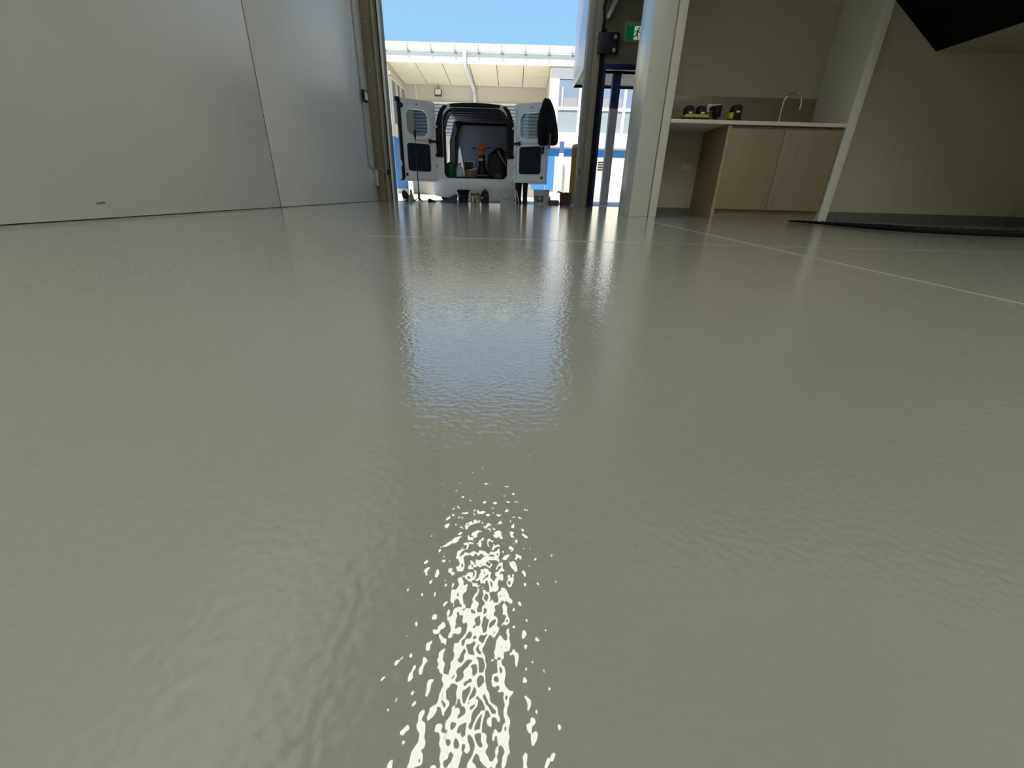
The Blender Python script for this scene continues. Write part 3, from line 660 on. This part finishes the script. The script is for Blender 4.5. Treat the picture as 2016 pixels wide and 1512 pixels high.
# wheels
def wheel(x, y):
    s = 1 if x > 0 else -1
    o = obj('wheel', MB().lathe((VX + x, VY + y, 0.30 + GZ), [(0.20, -0.08), (0.285, -0.08), (0.30, -0.06), (0.30, 0.06), (0.285, 0.08), (0.20, 0.08)], 30, 'X'), BLACK, van, 'black tyre')
    obj('rim', MB().lathe((VX + x, VY + y, 0.30 + GZ), [(0.05, -0.085), (0.19, -0.07), (0.20, 0.0), (0.19, 0.07), (0.05, 0.085)], 24, 'X'), STEELG, o)
for x in (-0.765, 0.765):
    obj('wheel_arch', vb((x - 0.09, 0.45, 0.438), (x + 0.03, 1.08, 0.60), 0.02), VDARK, van)
    for y in (0.78, 3.5): wheel(x, y)
# rear doors
def rear_door(hx, hy, ox, oy, s, wd):
    d = Vector((ox - hx, oy - hy, 0)); ang = math.atan2(d.y, d.x)
    # door space: x from hinge outward, y along the inner-face normal towards the camera
    ex = d.normalized(); nrm = Vector((ex.y, -ex.x, 0))
    if nrm.y > 0: nrm = -nrm
    mx = Matrix(((ex.x, nrm.x, 0, hx), (ex.y, nrm.y, 0, hy), (0, 0, 1, 0), (0, 0, 0, 1)))
    W = wd
    out = rrect(0.0, 0.355, W, 1.775, [0.05, 0.10, 0.05, 0.08], 6)
    win = rrect(0.20 * W, 1.165, 0.80 * W, 1.615, [0.13, 0.14, 0.14, 0.13], 8)
    dr = obj('rear_door', MB().plate(out, [win], -0.045, 0.0, mx), VWH, van, 'open white rear door')
    obj('window_surround', MB().plate(rrect(0.13 * W, 1.10, 0.87 * W, 1.68, 0.18, 8), [rrect(0.20 * W, 1.165, 0.80 * W, 1.615, [0.13, 0.14, 0.14, 0.13], 8)], 0.0, 0.022, mx), VWH, dr)
    obj('pane', MB().plate(rrect(0.205 * W, 1.17, 0.795 * W, 1.61, 0.125, 8), [], -0.03, -0.024, mx), TINT, dr, 'tinted window')
    obj('trim_board', MB().plate(rrect(0.19 * W, 0.545, 0.82 * W, 1.035, 0.05, 6), [], 0.0, 0.014, mx), TRIM, dr, 'dark lower trim board')
    obj('edge_seal', MB().plate(rrect(0.93 * W, 0.40, 0.985 * W, 1.74, 0.01, 2), [], 0.0, 0.015, mx), BLKPL if s < 0 else VWH, dr)
    obj('pressed_rib', MB().plate(rrect(0.055 * W, 0.405, 0.93 * W, 0.425, 0.008, 2), [], 0.0, 0.012, mx), VWH, dr)
    obj('pressed_rib', MB().plate(rrect(0.055 * W, 0.43, 0.085 * W, 1.70, 0.008, 2), [], 0.0, 0.012, mx), VWH, dr)
    for z_ in (0.66, 1.34):
        h = MB().box((-0.03, -0.03, z_), (0.05, 0.02, z_ + 0.045), 0.008); h.xf(mx); obj('hinge', h, VSIL, dr)
    c = MB().box((-0.10, 0.012, 1.075), (0.14, 0.03, 1.115), 0.006).box((0.12, 0.01, 1.06), (0.17, 0.035, 1.13), 0.008); c.xf(mx); obj('check_strap', c, BLKPL, dr, 'black check strap')
    k = MB().box((0.84 * W, 0.0, 0.455), (0.90 * W, 0.012, 0.50), 0.004); k.xf(mx); obj('latch', k, BLKPL, dr)
    k = MB().box((0.84 * W, 0.0, 0.90), (0.90 * W, 0.016, 1.03), 0.006) if s > 0 else MB().box((0.96 * W, -0.01, 0.62), (1.02 * W, 0.012, 0.72), 0.006)
    k.xf(mx); obj('lock', k, BLKPL if s > 0 else STEELG, dr)
    g = MB().tube([(-0.05, 0.0, 0.98), (0.0, 0.03, 0.90), (0.03, 0.02, 0.84)], 0.012, 8); g.xf(mx); obj('cable_boot', g, BLKPL, dr)
    k = MB().lathe((0.5 * W, 0.0, 1.70), [(0.012, 0), (0.012, 0.01), (0, 0.012)], 10, 'Y'); k.xf(mx); obj('plug', k, BLKPL, dr)
    if s < 0:
        k = MB().ell((0.93 * W, 0.015, 1.655), (0.055, 0.02, 0.045), 14); k.xf(mx); obj('wiper_motor', k, BLKPL, dr)
        k = MB().box((0.93 * W, -0.05, 1.70), (1.05 * W, 0.01, 1.785), 0.01).box((0.95 * W, -0.03, 0.36), (1.05 * W, 0.005, 0.39), 0.005).box((0.985 * W, -0.05, 0.36), (1.01 * W, 0.012, 1.78), 0.004)
        k.xf(mx); obj('edge_trim', k, BLKPL, dr, 'black edge trim')
    else:
        k = MB().box((0.52 * W, 0.0, 1.105), (0.74 * W, 0.02, 1.135), 0.006); k.xf(mx); obj('grab_handle', k, BLKPL, dr)
    return mx
MXL = rear_door(VX - 0.795, VY - 0.06, -2.295, 9.32, -1, 0.77)
MXR = rear_door(VX + 0.795, VY - 0.06, 0.60, 9.32, 1, 0.80)

# ------------------------------------------------------------------ jacket on the right rear door
JK = mat('black_fabric', (0.007, 0.007, 0.009), 0.9, var=0.3, scale=20, bump=0.4, bscale=25, spec=0.2)
jk = thing('jacket', 'black jacket hung over the outer edge of the right van door', 'jacket', (0.60, 9.24, 0.98))
rings = []
prof = [(1.79, 0.028, 0.03, 0.530), (1.775, 0.065, 0.05, 0.530), (1.71, 0.100, 0.075, 0.538), (1.60, 0.135, 0.085, 0.550), (1.45, 0.160, 0.09, 0.562), (1.30, 0.180, 0.095, 0.575), (1.17, 0.190, 0.10, 0.580), (1.09, 0.190, 0.10, 0.580), (1.06, 0.180, 0.09, 0.578), (1.045, 0.15, 0.06, 0.575)]
for i, (z_, a, b, cx) in enumerate(prof):
    ring = []
    for k in range(28):
        t_ = 2 * PI * k / 28; f = 1 + 0.06 * math.sin(5 * t_ + i * 0.3) * min(1, i / 4)
        ring.append((cx + a * f * math.cos(t_), 9.225 + 0.85 * b * f * math.sin(t_), z_ + 0.015 * math.sin(2 * t_)))
    rings.append(ring)
obj('body', MB().loft(rings), JK, jk, ang=70)
obj('sleeve', MB().tube([(0.46, 9.17, 1.62), (0.43, 9.14, 1.40), (0.435, 9.13, 1.22), (0.445, 9.13, 1.06)], [0.05, 0.062, 0.058, 0.05], 14), JK, jk)
obj('strap', MB().tube([(0.62, 9.10, 1.22), (0.62, 9.105, 1.12), (0.612, 9.12, 0.97)], [0.016, 0.018, 0.018], 8), mat('grey_webbing', (0.10, 0.10, 0.10), 0.8), jk, 'grey strap')

# ------------------------------------------------------------------ load inside the van
CF = 0.4375
gb = thing('green_tub', 'dark green plastic tub at the left of the van load', 'tub', (-1.425, 10.12, CF))
obj('body', MB().lathe((-1.425, 10.12, CF), [(0.088, 0), (0.092, 0.01), (0.10, 0.27), (0.108, 0.275), (0.108, 0.29), (0.098, 0.29), (0.09, 0.02), (0, 0.02)], 24), mat('green_plastic', (0.006, 0.10, 0.055), 0.4), gb)
obj('rag', MB().ell((-1.44, 10.12, CF + 0.285), (0.07, 0.07, 0.035), 12).ell((-1.38, 10.10, CF + 0.285), (0.035, 0.04, 0.03), 10), mat('maroon_rag', (0.08, 0.02, 0.02), 0.9), gb)
jg = thing('plastic_jug', 'translucent white jug with a pale label beside the green tub', 'jug', (-1.225, 10.06, CF))
obj('body', B((-1.30, 10.0, CF), (-1.155, 10.12, CF + 0.20), 0.02), mat('jug_white', (0.36, 0.33, 0.31), 0.4), jg)
obj('neck', MB().lathe((-1.225, 10.06, CF + 0.19), [(0.07, 0), (0.055, 0.03), (0.025, 0.06), (0.025, 0.08)], 16), mat('jug_white', (0.36, 0.33, 0.31)), jg)
obj('cap', MB().lathe((-1.225, 10.06, CF + 0.27), [(0.03, 0), (0.03, 0.03), (0, 0.032)], 16), mat('red_cap', (0.20, 0.04, 0.03), 0.5), jg)
obj('label_sheet', B((-1.27, 9.998, CF + 0.05), (-1.18, 9.9995, CF + 0.15)), mat('label_pale', (0.46, 0.45, 0.44), 0.6), jg)
cb_ = thing('cardboard_box', 'small brown cardboard box in the van beside the white jug', 'box', (-1.02, 10.2, CF))
obj('carton', B((-1.135, 10.10, CF), (-0.90, 10.32, CF + 0.165), 0.002), mat('cardboard', (0.16, 0.095, 0.05), 0.85), cb_)
obj('tape', B((-1.03, 10.0985, CF + 0.02), (-1.0, 10.0995, CF + 0.163)), mat('tape_brown', (0.2, 0.13, 0.07), 0.4), cb_)
tag(obj('paper_sheet', MB().poly([(-1.13, 10.12, CF + 0.167), (-1.00, 10.11, CF + 0.167), (-0.97, 10.22, CF + 0.20), (-1.10, 10.25, CF + 0.175)], (0, 0, 0.004)), mat('lilac_paper', (0.42, 0.38, 0.46), 0.8)), 'crumpled pale sheet on the left of the cardboard box', 'paper')
tag(obj('paper_sheet', MB().poly([(-0.985, 10.10, CF + 0.170), (-0.905, 10.10, CF + 0.18), (-0.885, 10.20, CF + 0.225), (-0.965, 10.22, CF + 0.205)], (0, 0, 0.004)), mat('lilac_paper', (0.42, 0.38, 0.46), 0.8)), 'crumpled pale sheet on the right of the cardboard box', 'paper')
fr = thing('tool_crate', 'dark tool crate with a pale rim behind the cardboard box', 'crate', (-1.05, 10.45, CF))
obj('body', B((-1.16, 10.36, CF), (-0.94, 10.56, CF + 0.34), 0.006), BLKPL, fr)
obj('rim', B((-1.165, 10.35, CF + 0.341), (-0.935, 10.57, CF + 0.36), 0.004).box((-0.955, 10.35, CF + 0.19), (-0.935, 10.358, CF + 0.34)), mat('pale_rim', (0.34, 0.33, 0.33), 0.5), fr)
gd = thing('floor_grinder', 'black floor machine with an orange head standing in the van', 'floor machine', (-0.80, 10.65, CF))
ORG = mat('orange_plastic', (0.52, 0.13, 0.02), 0.45, var=0.15)
obj('base', B((-0.93, 10.52, CF), (-0.66, 10.80, CF + 0.035), 0.008).box((-0.92, 10.52, CF + 0.07), (-0.67, 10.80, CF + 0.10), 0.008), mat('brown_base', (0.16, 0.09, 0.08), 0.5), gd)
obj('body', MB().loft([[(-0.80 + a * math.cos(t_), 10.66 + b * math.sin(t_), z_) for t_ in [2 * PI * k / 20 for k in range(20)]] for z_, a, b in ((CF + 0.04, 0.12, 0.11), (CF + 0.14, 0.135, 0.12), (CF + 0.22, 0.11, 0.10), (CF + 0.30, 0.085, 0.08), (CF + 0.42, 0.08, 0.075), (CF + 0.52, 0.07, 0.06))]), BLKPL, gd)
obj('plate', B((-0.855, 10.568, CF + 0.385), (-0.765, 10.578, CF + 0.435)), mat('plate_grey', (0.42, 0.42, 0.42), 0.4), gd, 'grey rating plate')
obj('head', MB().ell((-0.80, 10.64, CF + 0.635), (0.105, 0.08, 0.075), 18).ell((-0.80, 10.62, CF + 0.54), (0.07, 0.06, 0.06), 14), ORG, gd, 'orange motor head')
hb = MB().tube([(-0.89, 10.64, CF + 0.635), (-0.96, 10.62, CF + 0.63), (-1.01, 10.60, CF + 0.632)], [0.010, 0.009, 0.014], 10); obj('handle', hb, BLKPL, gd)
hb = MB().tube([(-0.71, 10.64, CF + 0.64), (-0.65, 10.62, CF + 0.645), (-0.60, 10.60, CF + 0.655)], [0.010, 0.009, 0.014], 10); obj('handle', hb, BLKPL, gd)
vc = thing('industrial_vacuum', 'bulky black vacuum with small wheels at the right of the van load', 'vacuum', (-0.44, 10.5, CF))
DK = mat('dark_canvas', (0.012, 0.013, 0.015), 0.85, var=0.4, scale=12, bump=0.3, bscale=20)
obj('body', MB().loft([[(cx + a * math.copysign(abs(math.cos(t_)) ** 0.7, math.cos(t_)), 10.58 + b * math.copysign(abs(math.sin(t_)) ** 0.7, math.sin(t_)), z_) for t_ in [2 * PI * k / 24 for k in range(24)]] for z_, a, b, cx in ((CF + 0.04, 0.19, 0.17, -0.44), (CF + 0.12, 0.225, 0.19, -0.44), (CF + 0.32, 0.22, 0.19, -0.45), (CF + 0.50, 0.185, 0.16, -0.46), (CF + 0.57, 0.13, 0.12, -0.44), (CF + 0.60, 0.08, 0.08, -0.42))]), DK, vc, ang=60)
wv = obj('wheel', MB().lathe((-0.42, 10.352, CF + 0.085), [(0.0, -0.02), (0.03, -0.02), (0.035, -0.008), (0.065, -0.012), (0.085, -0.03), (0.085, 0.01)], 22, 'Y'), mat('wheel_grey', (0.05, 0.05, 0.055), 0.5), vc)
obj('hose', MB().tube([(-0.55, 10.42, CF + 0.52), (-0.48, 10.40, CF + 0.60), (-0.36, 10.40, CF + 0.62), (-0.29, 10.42, CF + 0.56), (-0.28, 10.42, CF + 0.42)], 0.022, 10), BLACK, vc)
tag(obj('vacuum_wand', MB().tube([(-0.425, 10.27, 1.005), (-0.225, 10.27, 0.72), (-0.218, 10.27, 0.44)], [0.014, 0.016, 0.016], 10), mat('grey_tube', (0.22, 0.22, 0.22), 0.35, metal=0.5)), 'grey metal wand leaning on the black vacuum', 'wand')

# ------------------------------------------------------------------ things on the ground just outside the door
G = GZ
def pail(name, lab, cat, x, y, r, h, material, lid=None, seed=0):
    p = thing(name, lab, cat, (x, y, G))
    obj('body', MB().lathe((x, y, G), [(r * 0.90, 0), (r * 0.915, 0.008), (r * 0.985, h * 0.70), (r * 1.03, h * 0.705), (r * 1.03, h * 0.73), (r * 0.99, h * 0.735), (r, h * 0.90), (r * 1.04, h * 0.905), (r * 1.04, h * 0.93), (r * 1.0, h * 0.935), (r * 1.02, h), (r * 0.97, h), (r * 0.94, h * 0.93), (r * 0.86, 0.02), (0, 0.02)], 36), material, p)
    return p
GREYW = mat('pail_white', (0.42, 0.43, 0.41), 0.4)
p1 = pail('plastic_pail', 'plain off-white pail in front of the right end of the van bumper', 'pail', -0.165, 8.50, 0.138, 0.275, GREYW)
obj('handle', MB().tube([(-0.165 + 0.146 * math.cos(a), 8.50 - 0.05 - 0.10 * math.sin(a), G + 0.21 - 0.11 * math.sin(a)) for a in [PI * k / 14 for k in range(15)]], 0.003, 8), mat('wire', (0.25, 0.25, 0.24), 0.4, metal=0.6), p1)
obj('grip', MB().cyl((-0.205, 8.35, G + 0.10), (-0.125, 8.35, G + 0.10), 0.007), mat('grip_grey', (0.2, 0.2, 0.2), 0.6), p1)
p2 = pail('plastic_pail', 'off-white pail with a dark printed label near the right door jamb', 'pail', 0.475, 8.52, 0.146, 0.27, GREYW)
def curved(cx, cy, r, a0, a1, z0, z1, th=0.0015, n=10):
    m = MB(); t = bmesh.new()
    A = []; Bv = []
    for k in range(n + 1):
        a = R(a0 + (a1 - a0) * k / n)
        for lst, zz_ in ((A, z0), (Bv, z1)):
            lst.append([t.verts.new((cx + (r + d) * math.sin(a), cy - (r + d) * math.cos(a), zz_)) for d in (0, th)])
    for k in range(n):
        t.faces.new((A[k][1], A[k + 1][1], Bv[k + 1][1], Bv[k][1])); t.faces.new((A[k][0], Bv[k][0], Bv[k + 1][0], A[k + 1][0]))
        t.faces.new((A[k][0], A[k + 1][0], A[k + 1][1], A[k][1])); t.faces.new((Bv[k][0], Bv[k][1], Bv[k + 1][1], Bv[k + 1][0]))
    for e_ in (0, n): t.faces.new((A[e_][0], A[e_][1], Bv[e_][1], Bv[e_][0]))
    m.merge(t); return m
LBD = mat('label_dark', (0.055, 0.058, 0.045), 0.5)
lb = obj('label_print', curved(0.475, 8.52, 0.1435, -68, 12, G + 0.055, G + 0.165), LBD, p2, 'dark printed label')
LBG = mat('label_grey', (0.25, 0.26, 0.23), 0.5)
for a0, a1, z0, z1 in ((-64, -38, 0.115, 0.135), (-64, -38, 0.068, 0.098), (-30, -2, 0.095, 0.155), (-62, -40, 0.142, 0.150), (-24, -6, 0.064, 0.078)):
    obj('label_block', curved(0.475, 8.52, 0.1455, a0, a1, G + z0, G + z1, 0.001, 6), LBG, lb)
# red spill flecks on that pail
# boot-shaped stand-ins for two unidentified black shapes
for i, (x, y, lab) in enumerate(((0.045, 8.98, 'wide black boot-shaped object standing behind the plain off-white pail'), (0.178, 8.98, 'narrow black boot-shaped object to the right of the wider one'))):
    bt = thing('boot_shape', lab, 'boot', (x, y, G), 'black boot shapes')
    wd = 0.062 if i == 0 else 0.048
    rings = []
    for z_, a, b, oy in ((0.0, wd, 0.13, -0.06), (0.05, wd, 0.13, -0.06), (0.10, wd * 0.95, 0.09, -0.02), (0.16, wd * 0.9, 0.065, 0.0), (0.28, wd, 0.07, 0.0), (0.385, wd * 1.12, 0.075, 0.0)):
        rings.append([(x + a * math.cos(2 * PI * k / 20), y + oy + b * math.sin(2 * PI * k / 20), G + z_) for k in range(20)])
    obj('shaft', MB().loft(rings), BLACK, bt)
    obj('sole', MB().loft([[(x + (wd + 0.005) * math.cos(2 * PI * k / 20), y - 0.06 + 0.135 * math.sin(2 * PI * k / 20), G + z_) for k in range(20)] for z_ in (0.0, 0.022)]), mat('sole_grey', (0.03, 0.03, 0.035), 0.8), bt)
tag(obj('rope_loop', MB().tube([(0.0, 8.70, G + 0.004), (-0.003, 8.70, G + 0.15), (0.0, 8.70, G + 0.26), (0.02, 8.70, G + 0.20), (0.06, 8.70, G + 0.02)], 0.0065, 8), mat('white_rope', (0.75, 0.75, 0.72), 0.8)), 'thin white rope hanging in front of the black boot shapes', 'rope')
# maroon tub with rags, brown plank, red bottle
mt = pail('maroon_tub', 'dark red-brown tub stuffed with rags against the right door jamb', 'tub', 0.945, 8.62, 0.115, 0.20, mat('maroon_plastic', (0.075, 0.022, 0.016), 0.6))
rg = MB()
for k in range(9):
    a = 2 * PI * k / 9; rg.ell((0.945 + 0.07 * math.cos(a), 8.62 + 0.07 * math.sin(a), G + 0.195 + 0.012 * math.sin(3 * a)), (0.045, 0.045, 0.032), 10)
rg.ell((0.945, 8.62, G + 0.19), (0.085, 0.085, 0.05), 12)
obj('rags', rg, mat('maroon_rag2', (0.085, 0.028, 0.02), 0.9), mt)
obj('rag_tail', MB().tube([(0.86, 8.58, G + 0.20), (0.825, 8.57, G + 0.235), (0.79, 8.57, G + 0.245), (0.77, 8.57, G + 0.225)], [0.02, 0.016, 0.013, 0.008], 8), mat('maroon_rag2', (0.08, 0.028, 0.02)), mt)
tag(obj('timber_offcut', B((0.63, 8.66, G), (0.825, 8.76, G + 0.095), 0.004), mat('brown_timber', (0.13, 0.085, 0.055), 0.8, var=0.3, scale=10)), 'short brown timber block between the labelled pail and the red-brown tub', 'timber')
rbt = thing('red_bottle', 'small red bottle standing behind the labelled pail', 'bottle', (0.655, 8.84, G))
obj('body', MB().lathe((0.655, 8.84, G), [(0.02, 0), (0.02, 0.11), (0.012, 0.13)], 14), mat('red_plastic', (0.40, 0.03, 0.04), 0.4), rbt)
obj('cap', MB().lathe((0.655, 8.84, G + 0.13), [(0.013, 0), (0.013, 0.03)], 12), mat('red_plastic', (0.4, 0.03, 0.04)), rbt)
# paint tin
tn = thing('paint_tin', 'paint tin with a yellow and white label in front of the van bumper', 'tin', (-0.765, 8.52, G))
obj('can', MB().lathe((-0.765, 8.52, G), [(0.083, 0), (0.085, 0.004), (0.083, 0.01), (0.083, 0.185), (0.086, 0.19), (0.086, 0.196), (0.075, 0.196), (0.075, 0.19), (0, 0.19)], 28), STEELG, tn)
lbl = obj('label_wrap', curved(-0.765, 8.52, 0.0835, -85, 85, G + 0.015, G + 0.18, 0.001, 14), mat('olive_label', (0.10, 0.095, 0.015), 0.5), tn, 'olive label')
for a0, a1, z0, z1, m_ in ((-55, -18, 0.02, 0.135, mat('cream_block', (0.5, 0.49, 0.38), 0.5)), (20, 60, 0.02, 0.08, mat('pinkish_block', (0.40, 0.36, 0.30), 0.5)), (0, 50, 0.10, 0.135, mat('yellow_block', (0.36, 0.33, 0.06), 0.5)), (-44, -30, 0.03, 0.045, LBD), (-44, -30, 0.07, 0.085, LBD)):
    obj('label_block', curved(-0.765, 8.52, 0.085 if m_ is not LBD else 0.0865, a0, a1, G + z0, G + z1, 0.001, 6), m_, lbl)
# black pump bottle / backpack
pk = thing('black_backpack', 'small black backpack standing between the paint tin and the plain pail', 'backpack', (-0.58, 8.52, G))
obj('body', MB().loft([[(-0.58 + a * math.copysign(abs(math.cos(t_)) ** 0.75, math.cos(t_)), 8.54 + b * math.copysign(abs(math.sin(t_)) ** 0.75, math.sin(t_)), G + z_) for t_ in [2 * PI * k / 22 for k in range(22)]] for z_, a, b in ((0, 0.062, 0.05), (0.015, 0.072, 0.06), (0.12, 0.075, 0.062), (0.19, 0.068, 0.055), (0.225, 0.045, 0.04), (0.24, 0.02, 0.02))]), DK, pk, ang=60)
obj('top_loop', MB().tube([(-0.60, 8.53, G + 0.225), (-0.59, 8.53, G + 0.258), (-0.565, 8.53, G + 0.26), (-0.555, 8.53, G + 0.225)], 0.007, 8), BLACK, pk)
obj('side_strap', MB().tube([(-0.62, 8.50, G + 0.21), (-0.668, 8.47, G + 0.14), (-0.655, 8.47, G + 0.05)], 0.009, 8), BLACK, pk)
obj('buckle', B((-0.640, 8.468, G + 0.09), (-0.615, 8.476, G + 0.12), 0.003), STEELG, pk)
# black tub with funnel rim
bp = thing('black_tub', 'black flared tub in front of the van bumper beside the paint tin', 'tub', (-0.99, 8.56, G))
obj('body', MB().lathe((-0.99, 8.56, G), [(0.085, 0), (0.088, 0.01), (0.10, 0.15), (0.118, 0.22), (0.126, 0.235), (0.116, 0.235), (0.095, 0.15), (0.08, 0.02), (0, 0.02)], 26), BLKPL, bp)
obj('handle', MB().tube([(-1.10, 8.50, G + 0.21), (-1.04, 8.435, G + 0.16), (-0.96, 8.43, G + 0.15), (-0.89, 8.49, G + 0.21)], 0.006, 8), BLACK, bp)
obj('tag_plate', B((-1.075, 8.446, G + 0.10), (-1.05, 8.456, G + 0.125)), mat('tag_grey', (0.4, 0.42, 0.42), 0.5), bp)
# heap of black sheet with a maroon cloth
hp = MB().loft([[(x, 8.62 + 0.10 * math.cos(t_) * wv_, G + max(0.001, 1.35 * h_ * max(0, math.sin(t_)) * (1 + 0.12 * math.sin(7 * x + 3 * t_)))) for t_ in [2 * PI * k / 18 for k in range(18)]] for x, wv_, h_ in ((-1.46, 0.15, 0.006), (-1.40, 0.6, 0.03), (-1.30, 0.9, 0.055), (-1.22, 1.0, 0.085), (-1.17, 1.0, 0.10), (-1.13, 0.9, 0.11), (-1.12, 0.3, 0.10))])
tag(obj('plastic_sheet', hp, mat('black_sheet', (0.008, 0.008, 0.009), 0.5, var=0.3, bump=0.4, bscale=15), ang=70), 'low heap of black plastic sheet lying in front of the van bumper', 'plastic sheet')
cl = MB()
for k in range(6): cl.ell((-1.27 + 0.026 * k, 8.44 + 0.008 * (k % 2), G + 0.024), (0.028, 0.03, 0.022 + 0.006 * (k % 3)), 10)
tag(obj('maroon_cloth', cl, mat('maroon_cloth', (0.085, 0.028, 0.026), 0.9)), 'small crumpled maroon cloth in front of the black plastic heap', 'cloth')
# tripod
tp = thing('tripod_stand', 'thin black telescopic tripod stick standing at the left of the doorway', 'tripod', (-1.79, 8.40, G))
tx, ty = -1.795, 8.40
obj('pole', MB().tube([(tx, ty, G + 0.03), (tx, ty, 0.52), (tx - 0.004, ty, 0.53), (tx - 0.004, ty, 1.04)], [0.011, 0.009, 0.007, 0.005], 10), BLKPL, tp)
obj('collar', MB().lathe((tx, ty, G + 0.03), [(0.018, 0), (0.02, 0.10), (0.012, 0.14)], 12), BLKPL, tp)
obj('grip', MB().tube([(tx - 0.004, ty, 1.00), (tx - 0.004, ty, 1.05), (tx - 0.004, ty, 1.13), (tx - 0.004, ty, 1.145)], [0.012, 0.023, 0.023, 0.014], 12), BLKPL, tp)
for k in range(3):
    a = R(200 + 120 * k)
    obj('leg', MB().tube([(tx, ty, G + 0.085), (tx + 0.12 * math.cos(a), ty + 0.12 * math.sin(a), G + 0.006)], [0.007, 0.006], 8), BLKPL, tp)
# boots, bottle and wedge at the left jamb
wb = thing('work_boot', 'black work boot with pale patches lying by the left door jamb', 'boot', (-2.05, 8.55, G))
obj('upper', MB().loft([[(x, 8.56 + wy * math.cos(t_), G + zc + hz_ * math.sin(t_)) for t_ in [2 * PI * k / 16 for k in range(16)]] for x, wy, zc, hz_ in ((-2.135, 0.045, 0.13, 0.07), (-2.10, 0.055, 0.115, 0.09), (-2.06, 0.055, 0.09, 0.085), (-2.02, 0.05, 0.06, 0.055), (-1.97, 0.045, 0.045, 0.04), (-1.93, 0.035, 0.035, 0.028), (-1.915, 0.02, 0.028, 0.015))]), DK, wb, ang=60)
obj('sole', B((-2.135, 8.515, G), (-1.915, 8.60, G + 0.022), 0.006), BLACK, wb)
obj('patch', B((-2.125, 8.500, G + 0.175), (-2.10, 8.512, G + 0.195), 0.003).box((-2.13, 8.503, G + 0.03), (-2.05, 8.513, G + 0.045), 0.003), mat('patch_white', (0.5, 0.5, 0.48), 0.6), wb, 'pale patches')
sb = thing('spray_bottle', 'lime green cone-shaped bottle with a teal cap beside the tripod', 'bottle', (-1.945, 8.42, G))
obj('body', MB().lathe((-1.945, 8.42, G), [(0.05, 0), (0.055, 0.01), (0.052, 0.05), (0.042, 0.10), (0.026, 0.145), (0.02, 0.16)], 20), mat('lime_bottle', (0.20, 0.23, 0.045), 0.4, var=0.3, scale=30), sb)
obj('cap', MB().lathe((-1.945, 8.42, G + 0.16), [(0.021, 0), (0.02, 0.035), (0.012, 0.055), (0, 0.06)], 16), mat('teal_cap', (0.02, 0.10, 0.09), 0.4), sb)
tag(obj('small_jar', MB().lathe((-1.875, 8.35, G), [(0.02, 0), (0.022, 0.035), (0.018, 0.04)], 14), mat('olive_jar', (0.07, 0.08, 0.02), 0.5)), 'tiny olive jar touching the foot of the lime bottle', 'jar')
tag(obj('rubber_wedge', MB().poly([(-1.63, 8.36, G), (-1.62, 8.36, G + 0.066), (-1.60, 8.36, G + 0.068), (-1.44, 8.36, G)], (0, 0.09, 0)), BLACK), 'black rubber door wedge on the ground left of the van bumper', 'wedge')
